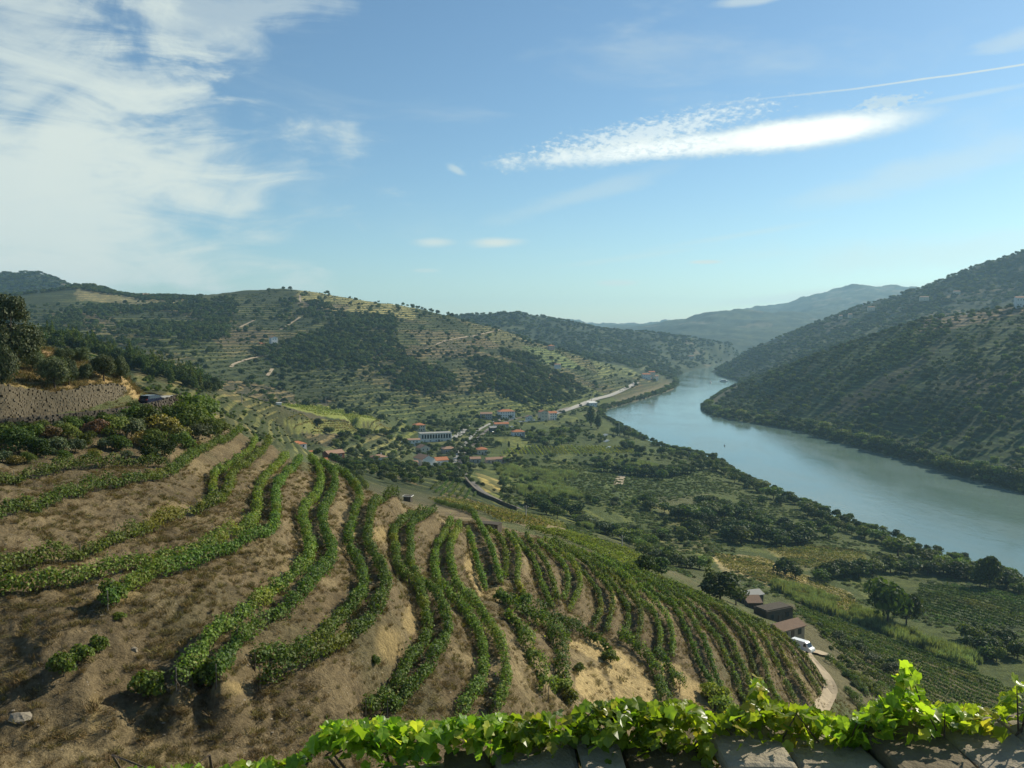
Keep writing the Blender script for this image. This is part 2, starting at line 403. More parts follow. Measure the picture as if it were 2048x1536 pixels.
# ------------------------------------------------------------------ lines that the ground passes through: (photo x, photo y, distance)
GROUND = [
    # slope below the camera, down to the gully
    [(-400, 1640, 8), (1024, 1640, 8), (2500, 1640, 8)], [(-400, 1640, 20), (1024, 1640, 20), (2500, 1640, 20)],
    [(-300, 1640, 40), (1024, 1640, 40), (2500, 1640, 42)], [(1500, 1640, 80), (2500, 1640, 80)], [(1800, 1640, 120), (2500, 1640, 125)],
    [(-300, 1500, 44), (0, 1500, 46.5), (400, 1500, 50), (640, 1520, 53.5), (900, 1520, 60), (1100, 1520, 70), (1300, 1520, 86), (1500, 1520, 102), (1700, 1520, 132), (1900, 1520, 165), (2048, 1520, 182), (2400, 1520, 212)],
    [(-300, 1220, 60), (0, 1220, 58), (120, 1225, 57)], [(-300, 1300, 55), (0, 1300, 54), (180, 1295, 54)], [(-300, 1400, 50), (0, 1400, 50), (240, 1400, 50.5)],
    [(200, 1432, 51.5), (330, 1402, 53), (455, 1380, 55.5), (525, 1362, 57.5)],
    # road across the slope on the left, its outer bank, the wall above it and the grassy rise
    [(-250, 905, 90), (0, 895, 97), (100, 890, 102), (200, 880, 108), (280, 868, 116), (330, 860, 124), (400, 850, 136), (440, 848, 144)],
    [(-250, 868, 93), (0, 857, 100), (100, 848, 106), (200, 836, 113), (280, 820, 122), (330, 810, 132), (372, 803, 142), (395, 800, 150)],
    [(-250, 850, 99), (0, 840, 107), (100, 832, 113), (200, 822, 120), (275, 808, 130), (300, 797, 145), (290, 792, 160)],
    [(372, 799, 158), (340, 795, 166), (300, 790, 172)],
    [(-250, 764, 107), (0, 769, 111.5), (120, 786, 117.5), (200, 774, 124.5), (262, 777, 134), (278, 788, 143)],
    [(-250, 725, 120), (0, 738, 122), (100, 748, 125), (200, 738, 132), (250, 752, 140)],
    [(-250, 690, 140), (0, 690, 142), (80, 692, 146), (150, 716, 150), (225, 740, 152), (262, 770, 156)],
    [(-250, 745, 210), (0, 745, 210), (120, 765, 215), (280, 815, 215), (400, 845, 200), (480, 875, 195)],
    # the slope falls away behind the crest of the terraces
    [(470, 885, 230), (560, 926, 230), (620, 955, 230), (700, 985, 230), (780, 1015, 225), (850, 1036, 222)], [(500, 893, 350), (620, 945, 350), (720, 966, 350), (800, 986, 350)],
    # spur behind the road
    [(285, 778, 265), (330, 782, 262), (400, 803, 280), (450, 832, 290), (500, 852, 330), (570, 885, 390)],
    [(230, 740, 380), (300, 745, 390), (400, 778, 400), (500, 816, 420), (560, 850, 450)],
    [(-300, 655, 420), (0, 672, 425), (80, 680, 430), (150, 690, 440), (250, 722, 460), (350, 752, 490), (430, 775, 520), (500, 797, 540), (560, 815, 570), (620, 835, 600)],
    [(-300, 700, 650), (100, 725, 660), (250, 758, 700), (400, 793, 720), (500, 812, 740)],
    # yellow fields and village ground
    [(560, 808, 640), (640, 812, 700), (700, 822, 730), (760, 838, 780)], [(600, 862, 580), (690, 866, 650), (790, 862, 720)],
    [(500, 900, 480), (590, 906, 562), (665, 932, 542), (755, 924, 600), (845, 934, 640), (900, 936, 640), (930, 940, 590)],
    [(650, 889, 720), (760, 890, 745), (815, 893, 760), (870, 882, 800), (950, 872, 830), (1035, 870, 830)], [(930, 905, 700), (1010, 890, 760)],
    [(930, 848, 950), (1010, 846, 1000), (1095, 843, 1000), (1150, 836, 1040)],
    # terraced hill on the left of the valley
    [(400, 760, 860), (560, 792, 900), (700, 822, 900), (800, 837, 930), (900, 842, 960), (1000, 836, 1030), (1100, 824, 1120), (1180, 810, 1270)],
    [(-300, 690, 900), (100, 700, 900), (350, 708, 950), (450, 722, 1000), (550, 722, 1080), (650, 742, 1050), (750, 752, 1080), (850, 772, 1080), (950, 772, 1130), (1050, 768, 1200), (1130, 775, 1300), (1200, 778, 1420), (1260, 770, 1560)],
    [(-300, 640, 1300), (100, 640, 1300), (250, 650, 1300), (400, 652, 1300), (500, 660, 1300), (600, 650, 1350), (700, 650, 1380), (800, 670, 1350), (900, 690, 1350), (1000, 710, 1400), (1100, 731, 1450), (1180, 748, 1520)],
    [(-400, 590, 1700), (0, 590, 1700), (100, 582, 1800), (180, 571, 1850), (260, 593, 1850), (350, 594, 1800), (450, 589, 1750), (520, 584, 1720), (600, 582, 1700), (680, 591, 1680), (760, 608, 1650), (840, 621, 1620), (900, 632, 1600), (960, 646, 1600), (1020, 663, 1600), (1080, 686, 1620), (1150, 713, 1640), (1210, 736, 1660), (1270, 752, 1680), (1315, 758, 1720)],
    [(-400, 620, 2250), (100, 625, 2250), (500, 618, 2200), (700, 633, 2200), (900, 668, 2200), (1050, 702, 2100), (1150, 727, 2050)],
    [(-400, 540, 2800), (0, 549, 2800), (60, 549, 2800), (110, 557, 2700), (150, 569, 2600), (210, 592, 2500)],
    # second hill, far banks
    [(300, 640, 2700), (700, 645, 2650), (850, 640, 2600), (960, 632, 2600), (1050, 629, 2700), (1110, 641, 2750), (1180, 656, 2800), (1250, 665, 2850), (1320, 668, 2900), (1380, 676, 3000), (1440, 688, 3100), (1485, 699, 3300)],
    [(1080, 692, 2320), (1200, 702, 2350), (1300, 717, 2420), (1370, 722, 2600)],
    [(300, 655, 4200), (1000, 662, 4100), (1250, 692, 4200), (1400, 690, 4000)],
    [(300, 642, 8500), (900, 648, 8500), (1050, 650, 8500), (1110, 645, 8500), (1150, 643, 8500), (1185, 656, 8500), (1240, 651, 8500), (1300, 653, 8500), (1330, 646, 8500), (1450, 655, 8500)],
    [(1285, 670, 5000), (1340, 643, 5200), (1400, 629, 5200), (1480, 623, 5200), (1560, 626, 5200), (1660, 636, 5000), (1800, 650, 5000)],
    [(1350, 668, 4400), (1420, 668, 4300), (1500, 672, 4100), (1600, 660, 4300)], [(1480, 705, 3700), (1560, 692, 3700), (1650, 680, 3700)],
    [(1300, 665, 6200), (1480, 642, 6000), (1600, 632, 6000)],
    [(1440, 630, 7000), (1480, 623, 7000), (1560, 613, 7000), (1620, 593, 6800), (1700, 576, 6800), (1780, 574, 6800), (1850, 579, 6800), (1950, 576, 6800), (2400, 570, 6800)],
    # right side of the valley
    [(1500, 826, 1180), (1600, 838, 1050), (1700, 852, 945), (1800, 864, 860), (1900, 878, 785), (2048, 905, 695), (2400, 970, 600)],
    [(1470, 800, 1330), (1600, 792, 1150), (1700, 772, 1080), (1800, 742, 1020), (1900, 722, 970), (2048, 692, 930), (2400, 620, 880)],
    [(1480, 770, 1450), (1550, 742, 1380), (1650, 706, 1310), (1750, 672, 1260), (1850, 642, 1210), (1950, 622, 1160), (2048, 607, 1110), (2400, 540, 1000)],
    [(1500, 768, 1700), (1600, 742, 1720), (1750, 704, 1700), (1900, 664, 1650), (2048, 640, 1600), (2400, 580, 1500)],
    [(1520, 735, 2100), (1600, 698, 2120), (1750, 652, 2050), (1900, 612, 1950), (2048, 582, 1900), (2400, 500, 1800)],
    [(1450, 729, 2600), (1500, 704, 2600), (1600, 661, 2500), (1700, 621, 2450), (1770, 601, 2400), (1850, 577, 2350), (1950, 542, 2250), (2048, 508, 2150), (2400, 400, 2000)],
    [(1550, 700, 3300), (1700, 670, 3300), (2048, 610, 3200), (2400, 540, 3100)],
    # flood plain and the slopes down to it
    [(880, 962, 482), (930, 955, 510), (1000, 960, 560), (1100, 960, 590), (1240, 960, 620), (1350, 950, 650), (1430, 935, 690)],
    [(1000, 930, 660), (1100, 920, 700), (1200, 915, 740), (1290, 905, 790)], [(1050, 882, 800), (1150, 872, 880), (1210, 852, 985)],
    [(960, 1000, 400), (1050, 1015, 440), (1200, 1010, 500), (1300, 1000, 540), (1420, 990, 575)],
    [(1150, 1050, 400), (1250, 1050, 450), (1400, 1080, 430), (1500, 1060, 480), (1600, 1060, 490)],
    [(1320, 1130, 320), (1450, 1120, 377), (1550, 1130, 376), (1650, 1120, 400), (1750, 1130, 400)],
    [(1490, 1212, 262), (1600, 1185, 325), (1700, 1200, 330), (1800, 1190, 352), (1900, 1200, 338), (2048, 1200, 342), (2400, 1240, 330)],
    [(1590, 1252, 230), (1700, 1260, 262), (1790, 1258, 285), (1900, 1280, 275), (2048, 1290, 272), (2400, 1310, 262)],
    [(1612, 1312, 187), (1700, 1330, 215), (1900, 1385, 217), (2000, 1390, 222), (2400, 1410, 220)],
    [(1640, 1440, 163), (1662, 1376, 171), (1652, 1350, 176)],
    [(1040, 1058, 195), (1200, 1088, 212), (1310, 1132, 226)], [(950, 1018, 262), (1050, 1040, 248), (1130, 1056, 270)], [(870, 1000, 340), (900, 1000, 345)],
]
WORLD_LINES = [[(x, 5.4, HC - 4.2) for x in np.linspace(-6.5, 6.5, 80)], [(x, 6.3, HC - 4.6) for x in np.linspace(-7, 7, 80)]]
LEFT_BANK = [(2400, 1265), (2048, 1162), (1950, 1132), (1850, 1100), (1750, 1062), (1650, 1025), (1560, 987), (1480, 952), (1430, 917), (1330, 895), (1290, 878), (1250, 857), (1207, 832), (1213, 819), (1290, 798), (1345, 780), (1358, 768), (1352, 753), (1375, 743), (1410, 734), (1445, 727), (1490, 721)]
RIGHT_BANK = [(2400, 1100), (2048, 988), (1900, 948), (1800, 918), (1700, 892), (1600, 863), (1500, 846), (1430, 834), (1407, 823), (1402, 813), (1425, 797), (1450, 781), (1478, 769), (1475, 762), (1440, 752), (1421, 744), (1440, 736), (1490, 727), (1530, 721)]
left_bank = np.array([PZ(x, y, 0) for x, y in LEFT_BANK])
right_bank = np.array([PZ(x, y, 0) for x, y in RIGHT_BANK])

# ------------------------------------------------------------------ height field on a grid of bearings and distances
NTH, NRR = 672, 992
TH0, TH1 = R(-46), R(46)
LR0, LR1 = math.log(5.0), math.log(9300.0)
DTH, DLR = (TH1 - TH0) / (NTH - 1), (LR1 - LR0) / (NRR - 1)


def solve_heights():
    S = np.zeros((NRR, NTH))
    N = np.zeros((NRR, NTH))

    def add_line(xyz, w=1.0):
        xyz = np.asarray(xyz, float)
        th = np.arctan2(xyz[:, 0], xyz[:, 1])
        lr = 0.5 * np.log(xyz[:, 0] ** 2 + xyz[:, 1] ** 2)
        a = np.stack(((lr - LR0) / DLR, (th - TH0) / DTH, xyz[:, 2]), 1)
        for p, q in zip(a[:-1], a[1:]):
            n = int(max(abs(q[0] - p[0]), abs(q[1] - p[1])) * 1.5) + 2
            t = np.linspace(0, 1, n)[:, None]
            m = p * (1 - t) + q * t
            i, j = np.rint(m[:, 0]).astype(int), np.rint(m[:, 1]).astype(int)
            ok = (i >= 0) & (i < NRR) & (j >= 0) & (j < NTH)
            np.add.at(S, (i[ok], j[ok]), m[ok, 2] * w)
            np.add.at(N, (i[ok], j[ok]), w)

    for ln in GROUND:
        add_line(smooth_line([P(*q) for q in ln], 5))
    for ln in WORLD_LINES:
        add_line(ln)
    for ln in row_lines.values():
        add_line(ln, 4.0)
    for n in range(2, 20):                               # level treads: the ground stays flat a little way outside both rows
        A, B = resample(row_lines[f'{n}a'], 0.5)[0], resample(row_lines[f'{n}b'], 0.5)[0]
        for own, oth, wid in ((A, B, 0.35), (B, A, 0.55)):
            t = np.gradient(own[:, :2], axis=0)
            t /= np.linalg.norm(t, axis=1, keepdims=True) + 1e-9
            nrm = np.stack((-t[:, 1], t[:, 0]), 1)
            d2 = ((own[:, None, :2] - oth[None, :, :2]) ** 2).sum(2)
            to = oth[d2.argmin(1), :2] - own[:, :2]
            ok = np.sqrt(d2.min(1)) < 4.5
            sg = -np.sign((nrm * to).sum(1))[:, None]
            ed = np.column_stack((own[:, :2] + nrm * sg * wid, own[:, 2]))
            for k in range(len(ed) - 1):
                if ok[k] and ok[k + 1] and sg[k] == sg[k + 1]:
                    add_line(ed[k:k + 2], 1.0)
    add_line(left_bank + (0, 0, 0.3), 4.0)
    add_line(right_bank + (0, 0, 0.3), 4.0)
    Z = None
    for L in (32, 16, 8, 4, 2, 1):
        r, c = NRR // L, NTH // L
        s = S.reshape(r, L, c, L).sum((1, 3))
        n = N.reshape(r, L, c, L).sum((1, 3))
        m = n > 0
        v = s[m] / n[m]
        if Z is None:
            Z = np.full((r, c), v.mean())
        else:
            Z = np.repeat(np.repeat(Z, 2, 0), 2, 1)
        for k in range(400 if L > 2 else (160 if L == 2 else 90)):
            Z[m] = v
            E_ = np.pad(Z, 1, mode='edge')
            Z = 0.25 * (E_[:-2, 1:-1] + E_[2:, 1:-1] + E_[1:-1, :-2] + E_[1:-1, 2:])
        Z[m] = v
        if L == 1:                                     # round off the sharp creases a little
            for k in range(2):
                E_ = np.pad(Z, 1, mode='edge')
                Z = 0.5 * Z + 0.125 * (E_[:-2, 1:-1] + E_[2:, 1:-1] + E_[1:-1, :-2] + E_[1:-1, 2:])
    return Z


Z = solve_heights()
LRg, THg = np.meshgrid(LR0 + DLR * np.arange(NRR), TH0 + DTH * np.arange(NTH), indexing='ij')
RG = np.exp(LRg)
XG, YG = RG * np.sin(THg), RG * np.cos(THg)
wsm = np.clip((120 - RG) / 50, 0, 1)
for k in range(8):                                   # the close ground is finely sampled: soften its creases
    E_ = np.pad(Z, 1, mode='edge')
    Z = Z + wsm * 0.5 * (0.25 * (E_[:-2, 1:-1] + E_[2:, 1:-1] + E_[1:-1, :-2] + E_[1:-1, 2:]) - Z)
river_poly = np.vstack((left_bank[:, :2], right_bank[::-1, :2]))
WET = in_poly(XG, YG, river_poly)
far = np.clip((RG - 350) / 500, 0, 1) * np.clip((Z - 10) / 45, 0, 1)
Z = Z + far * RG * (0.0050 * fbm(XG / 170, YG / 170, 4) + 0.0016 * (1 - 2 * np.abs(fbm(XG / 70 + 9, YG / 70, 3))))
near = np.clip((RG - 20) / 20, 0, 1) * np.clip((260 - RG) / 80, 0, 1)
Z = Z + near * (0.42 * fbm(XG / 2.2, YG / 2.2, 3, 0.6) + 0.34 * fbm(XG / 8 + 4, YG / 8, 2))
near2 = np.clip((RG - 30) / 10, 0, 1) * np.clip((125 - RG) / 40, 0, 1)
Z = Z + near2 * (0.17 * fbm(XG / 0.95 + 3, YG / 0.95, 2, 0.6) - 0.22 * np.clip(np.abs(fbm(XG / 2.4 + 31, YG / 2.4 + 7, 2)) * -5 + 1, 0, 1))
Z = np.where(WET, np.minimum(Z, -1.5), np.maximum(Z, 0.7))


def ground(x, y):
    x, y = np.asarray(x, float), np.asarray(y, float)
    i = np.clip((0.5 * np.log(x * x + y * y) - LR0) / DLR, 0, NRR - 1.001)
    j = np.clip((np.arctan2(x, y) - TH0) / DTH, 0, NTH - 1.001)
    i0, j0 = i.astype(int), j.astype(int)
    a, b = i - i0, j - j0
    return (Z[i0, j0] * (1 - a) * (1 - b) + Z[i0 + 1, j0] * a * (1 - b) + Z[i0, j0 + 1] * (1 - a) * b + Z[i0 + 1, j0 + 1] * a * b)


_dd = np.exp(np.linspace(math.log(7), math.log(9000), 4000))


def hit(px, py, dmin=0.0):
    """where the line of sight meets the ground"""
    r = ray(px, py)
    pts = np.array((0, 0, HC)) + np.outer(_dd / r[1], r)
    g = ground(pts[:, 0], pts[:, 1])
    below = (pts[:, 2] < g) & (_dd > dmin)
    if not below.any():
        return None
    k = int(np.argmax(below))
    k0 = max(k - 1, 0)
    a, b = pts[k0, 2] - g[k0], g[k] - pts[k, 2]
    t = a / (a + b) if a + b > 1e-9 and a > 0 else 1.0
    p = pts[k0] * (1 - t) + pts[k] * t
    return np.array((p[0], p[1], float(ground(p[0], p[1]))))


# ------------------------------------------------------------------ mesh helpers
def mesh_np(name, verts, faces, mat=None, smooth=False):
    """faces: (n, 3) or (n, 4) array"""
    verts = np.ascontiguousarray(verts, np.float32)
    faces = np.ascontiguousarray(faces, np.int32)
    me = bpy.data.meshes.new(name)
    n, k = faces.shape
    me.vertices.add(len(verts))
    me.vertices.foreach_set('co', verts.ravel())
    me.loops.add(n * k)
    me.loops.foreach_set('vertex_index', faces.ravel())
    me.polygons.add(n)
    me.polygons.foreach_set('loop_start', np.arange(0, n * k, k, dtype=np.int32))
    me.polygons.foreach_set('loop_total', np.full(n, k, np.int32))
    me.polygons.foreach_set('use_smooth', np.full(n, smooth))
    me.update(calc_edges=True)
    me.validate()
    if mat is not None:
        me.materials.append(mat)
    return me


def obj(name, me, parent=None, loc=None, rz=None):
    o = bpy.data.objects.new(name, me)
    col.objects.link(o)
    if parent is not None:
        o.parent = parent
    if loc is not None:
        o.location = [float(c) for c in loc]
    if rz is not None:
        o.rotation_euler = (0, 0, float(rz))
    return o


def tag(o, label=None, cat=None, group=None, kind=None):
    for k, v in (('label', label), ('category', cat), ('group', group), ('kind', kind)):
        if v:
            o[k] = v
    return o


def thing(name, label, cat, loc=(0, 0, 0), rz=0.0, group=None):
    o = obj(name, None, None, loc, rz)
    o.empty_display_size = 0.5
    return tag(o, label, cat, group)


class MB:
    """collects simple shapes into one mesh"""
    def __init__(self):
        self.v, self.f = [], []

    def _add(self, vs, fs):
        b = len(self.v)
        self.v += [tuple(map(float, q)) for q in vs]
        self.f += [tuple(i + b for i in q) for q in fs]
        return self

    def box(self, c, s, rz=0.0):
        x, y, z = (k / 2 for k in s)
        cs, sn = math.cos(rz), math.sin(rz)
        vs = []
        for dz in (-z, z):
            for dx, dy in ((-x, -y), (x, -y), (x, y), (-x, y)):
                vs.append((c[0] + dx * cs - dy * sn, c[1] + dx * sn + dy * cs, c[2] + dz))
        return self._add(vs, [(3, 2, 1, 0), (4, 5, 6, 7), (0, 1, 5, 4), (1, 2, 6, 5), (2, 3, 7, 6), (3, 0, 4, 7)])

    def prism(self, prof, y0, y1):
        """profile in x,z swept along y"""
        n = len(prof)
        vs = [(a, y0, b) for a, b in prof] + [(a, y1, b) for a, b in prof]
        fs = [tuple(range(n)), tuple(range(2 * n - 1, n - 1, -1))]
        fs += [((i + 1) % n, i, i + n, (i + 1) % n + n) for i in range(n)]
        return self._add(vs, fs)

    def tube(self, pts, rads, n=7, cap=True):
        pts = [Vector(p) for p in pts]
        if not hasattr(rads, '__len__'):
            rads = [rads] * len(pts)
        vs, fs = [], []
        for i, p in enumerate(pts):
            d = (pts[min(i + 1, len(pts) - 1)] - pts[max(i - 1, 0)]).normalized()
            a = d.orthogonal().normalized()
            b = d.cross(a)
            for k in range(n):
                t = 2 * math.pi * k / n
                vs.append(p + (a * math.cos(t) + b * math.sin(t)) * rads[i])
        for i in range(len(pts) - 1):
            for k in range(n):
                fs.append((i * n + k, i * n + (k + 1) % n, (i + 1) * n + (k + 1) % n, (i + 1) * n + k))
        if cap:
            fs.append(tuple(range(n - 1, -1, -1)))
            fs.append(tuple((len(pts) - 1) * n + k for k in range(n)))
        return self._add(vs, fs)

    def mesh(self, name, mat, smooth=False):
        me = bpy.data.meshes.new(name)
        me.from_pydata(self.v, [], self.f)
        if smooth:
            me.polygons.foreach_set('use_smooth', [True] * len(me.polygons))
        me.materials.append(mat)
        me.update()
        return me

    def build(self, name, mat, parent=None, loc=None, rz=None, smooth=False):
        return obj(name, self.mesh(name, mat, smooth), parent, loc, rz)

# ------------------------------------------------------------------ materials
def new_mat(name):
    m = bpy.data.materials.new(name)
    m.use_nodes = True
    t = NT(m.node_tree)
    t.n.clear()
    out = t.add('ShaderNodeOutputMaterial')
    return m, t, out


def plain(name, c, rough=0.8, var=0.25, scale=1.5, spec=0.2, metal=0.0, bump=0.0, bscale=20.0):
    """matte surface with uneven tone and fine relief"""
    m, t, out = new_mat(name)
    tc = t.add('ShaderNodeTexCoord')
    n = t.noise(tc.outputs['Object'], scale, 5, 0.6)
    n2 = t.noise(tc.outputs['Object'], scale * 7, 3, 0.6)
    f = t.math('ADD', t.math('MULTIPLY', t.math('SUBTRACT', n, 0.5), 2 * var), t.math('MULTIPLY', t.math('SUBTRACT', n2, 0.5), var))
    b = t.add('ShaderNodeBsdfPrincipled')
    hsv = t.add('ShaderNodeHueSaturation')
    hsv.inputs['Color'].default_value = (*c, 1)
    t.put(t.math('ADD', f, 1.0), hsv.inputs['Value'])
    t.put(hsv.outputs[0], b.inputs['Base Color'])
    b.inputs['Roughness'].default_value = rough
    b.inputs['Specular IOR Level'].default_value = spec
    b.inputs['Metallic'].default_value = metal
    if bump:
        bp = t.add('ShaderNodeBump')
        bp.inputs['Strength'].default_value = bump
        bp.inputs['Distance'].default_value = 0.05
        t.put(t.noise(tc.outputs['Object'], bscale, 5, 0.65), bp.inputs['Height'])
        t.put(bp.outputs[0], b.inputs['Normal'])
    t.l.new(b.outputs[0], out.inputs[0])
    return m


def leaf_mat(name, dark, light, accent=None, acc_amt=0.0, trans=0.3, rough=0.5, patch=0.0, patch_col=None, patch_scale=0.15, spec=0.35):
    """foliage: every leaf face its own tone, partly see-through to the light; some plants differ as a whole"""
    m, t, out = new_mat(name)
    g = t.add('ShaderNodeNewGeometry')
    oi = t.add('ShaderNodeObjectInfo')
    c = t.mix(g.outputs['Random Per Island'], dark, light)
    if accent:
        k = t.math('FRACT', t.math('MULTIPLY', g.outputs['Random Per Island'], 37.7))
        c = t.mix(t.math('LESS_THAN', k, acc_amt), c, accent)
    if patch_col:
        pn = t.noise(g.outputs['Position'], patch_scale, 3, 0.5)
        c = t.mix(t.smooth(pn, 0.62 - patch * 0.3, 0.74 - patch * 0.2, 0, 0.85), c, patch_col)
    hsv = t.add('ShaderNodeHueSaturation')
    t.put(c, hsv.inputs['Color'])
    t.put(t.math('MULTIPLY_ADD', oi.outputs['Random'], 0.05, 0.475), hsv.inputs['Hue'])
    t.put(t.math('MULTIPLY_ADD', t.math('FRACT', t.math('MULTIPLY', oi.outputs['Random'], 7.3)), 0.6, 0.7), hsv.inputs['Value'])
    b = t.add('ShaderNodeBsdfPrincipled')
    t.put(hsv.outputs[0], b.inputs['Base Color'])
    b.inputs['Roughness'].default_value = rough
    b.inputs['Specular IOR Level'].default_value = spec
    tr = t.add('ShaderNodeBsdfTranslucent')
    t.put(t.mix(0.75, hsv.outputs[0], (1.25, 1.4, 0.35), 'MULTIPLY'), tr.inputs[0])
    ms = t.add('ShaderNodeMixShader')
    ms.inputs[0].default_value = trans
    t.l.new(b.outputs[0], ms.inputs[1])
    t.l.new(tr.outputs[0], ms.inputs[2])
    t.l.new(ms.outputs[0], out.inputs[0])
    return m


def ground_mat():
    m, t, out = new_mat('ground')
    at = t.add('ShaderNodeAttribute', attribute_name='land')
    tr = t.add('ShaderNodeAttribute', attribute_name='terrace')
    g = t.add('ShaderNodeNewGeometry')
    pos = g.outputs['Position']
    n1 = t.noise(pos, 0.25, 6, 0.65)
    n2 = t.noise(pos, 2.2, 6, 0.7)
    n3 = t.noise(pos, 0.018, 6, 0.6)
    v = t.math('ADD', t.math('MULTIPLY', t.math('SUBTRACT', n1, 0.5), 1.2), t.math('MULTIPLY', t.math('SUBTRACT', n2, 0.5), 1.9))
    v = t.math('ADD', v, t.math('MULTIPLY', t.math('SUBTRACT', n3, 0.5), 0.9))
    c = t.mix(1.0, at.outputs['Color'], t.math('ADD', v, 1.0), 'MULTIPLY')
    # stones and clods lying in the soil
    vo = t.add('ShaderNodeTexVoronoi')
    t.put(pos, vo.inputs['Vector'])
    vo.inputs['Scale'].default_value = 2.6
    st = t.math('MULTIPLY', t.math('LESS_THAN', vo.outputs['Distance'], 0.16), t.math('GREATER_THAN', n1, 0.56))
    c = t.mix(t.math('MULTIPLY', t.math('MULTIPLY', st, 0.5), tr.outputs['Alpha']), c, (0.36, 0.31, 0.24))
    # far terraces: courses of dry wall and bare risers between the vines
    sp = t.add('ShaderNodeSeparateXYZ')
    t.put(pos, sp.inputs[0])
    zz = t.math('ADD', t.math('MULTIPLY', sp.outputs[2], 0.26), t.math('MULTIPLY', n3, 1.6))
    fr = t.math('FRACT', zz)
    riser = t.math('MULTIPLY', t.smooth(fr, 0.58, 0.66), t.smooth(fr, 0.98, 0.88))
    c2 = t.mix(1.0, c, (2.6, 2.2, 1.8), 'MULTIPLY')
    dk = t.math('MULTIPLY', t.smooth(fr, 0.30, 0.42), t.smooth(fr, 0.60, 0.52))
    c = t.mix(t.math('MULTIPLY', t.math('MULTIPLY', dk, tr.outputs['Fac']), 0.6), c, t.mix(1.0, c, (0.42, 0.52, 0.45), 'MULTIPLY'))
    c = t.mix(t.math('MULTIPLY', t.math('MULTIPLY', riser, tr.outputs['Fac']), t.smooth(n1, 0.3, 0.6)), c, c2)
    b = t.add('ShaderNodeBsdfPrincipled')
    t.put(c, b.inputs['Base Color'])
    b.inputs['Roughness'].default_value = 0.95
    b.inputs['Specular IOR Level'].default_value = 0.1
    bp = t.add('ShaderNodeBump')
    bp.inputs['Strength'].default_value = 1.0
    bp.inputs['Distance'].default_value = 0.6
    hh = t.math('ADD', t.noise(pos, 1.6, 8, 0.72), t.math('MULTIPLY', t.noise(pos, 0.22, 5, 0.6), 2.0))
    t.put(hh, bp.inputs['Height'])
    t.put(bp.outputs[0], b.inputs['Normal'])
    t.l.new(b.outputs[0], out.inputs[0])
    return m


def water_mat():
    m, t, out = new_mat('river_water')
    g = t.add('ShaderNodeNewGeometry')
    mp = t.add('ShaderNodeMapping')
    t.put(g.outputs['Position'], mp.inputs['Vector'])
    mp.inputs['Rotation'].default_value = (0, 0, R(25))
    mp.inputs['Scale'].default_value = (1, 0.45, 1)
    b = t.add('ShaderNodeBsdfPrincipled')
    streak = t.noise(mp.outputs[0], 0.018, 5, 0.6, 0.6)
    t.put(t.mix(t.smooth(streak, 0.35, 0.7), (0.105, 0.165, 0.135), (0.135, 0.190, 0.155)), b.inputs['Base Color'])
    t.put(t.smooth(streak, 0.3, 0.7, 0.05, 0.16), b.inputs['Roughness'])
    b.inputs['IOR'].default_value = 1.33
    b.inputs['Specular IOR Level'].default_value = 0.5
    bp = t.add('ShaderNodeBump')
    bp.inputs['Strength'].default_value = 0.28
    bp.inputs['Distance'].default_value = 0.22
    hh = t.math('ADD', t.noise(mp.outputs[0], 0.55, 4, 0.6), t.math('MULTIPLY', t.noise(mp.outputs[0], 0.12, 3, 0.5), 1.5))
    t.put(hh, bp.inputs['Height'])
    t.put(bp.outputs[0], b.inputs['Normal'])
    t.l.new(b.outputs[0], out.inputs[0])
    return m


M = {}
M['ground'] = ground_mat()
M['water'] = water_mat()
M['vine'] = leaf_mat('vine_leaves', (0.030, 0.060, 0.010), (0.200, 0.275, 0.052), (0.24, 0.23, 0.06), 0.05, 0.42, 0.55, 0.25, (0.24, 0.24, 0.04), 0.16, spec=0.22)
M['vine_far'] = leaf_mat('field_vine_leaves', (0.045, 0.078, 0.018), (0.135, 0.185, 0.042), None, 0, 0.35, 0.65, 0.2, (0.18, 0.18, 0.05), 0.05, spec=0.12)
M['vine_yellow'] = leaf_mat('yellowing_vine_leaves', (0.12, 0.15, 0.024), (0.31, 0.33, 0.055), None, 0, 0.4, 0.6, spec=0.15)
M['vine_dry'] = leaf_mat('dry_vine_leaves', (0.15, 0.135, 0.042), (0.36, 0.30, 0.105), (0.11, 0.14, 0.035), 0.25, 0.3, 0.7, spec=0.1)
M['tree_dark'] = leaf_mat('dark_tree_leaves', (0.024, 0.043, 0.010), (0.072, 0.100, 0.023), None, 0, 0.28, 0.6, spec=0.12)
M['tree_mid'] = leaf_mat('green_tree_leaves', (0.046, 0.072, 0.014), (0.128, 0.160, 0.034), None, 0, 0.32, 0.6, spec=0.12)
M['tree_light'] = leaf_mat('light_tree_leaves', (0.070, 0.105, 0.022), (0.175, 0.215, 0.052), None, 0, 0.35, 0.6, spec=0.12)
M['olive'] = leaf_mat('olive_leaves', (0.044, 0.062, 0.024), (0.145, 0.165, 0.078), None, 0, 0.22, 0.55, spec=0.15)
M['autumn'] = leaf_mat('yellowing_bush_leaves', (0.11, 0.10, 0.02), (0.30, 0.24, 0.035), None, 0, 0.3)
M['rust'] = leaf_mat('rusty_bush_leaves', (0.10, 0.062, 0.025), (0.23, 0.14, 0.055), None, 0, 0.25)
M['reed'] = leaf_mat('reed_blades', (0.12, 0.15, 0.065), (0.30, 0.33, 0.165), None, 0, 0.35, 0.6, spec=0.15)
M['dry_grass'] = leaf_mat('dry_grass_blades', (0.10, 0.075, 0.035), (0.30, 0.225, 0.10), (0.06, 0.055, 0.025), 0.25, 0.25, 0.8, spec=0.08)
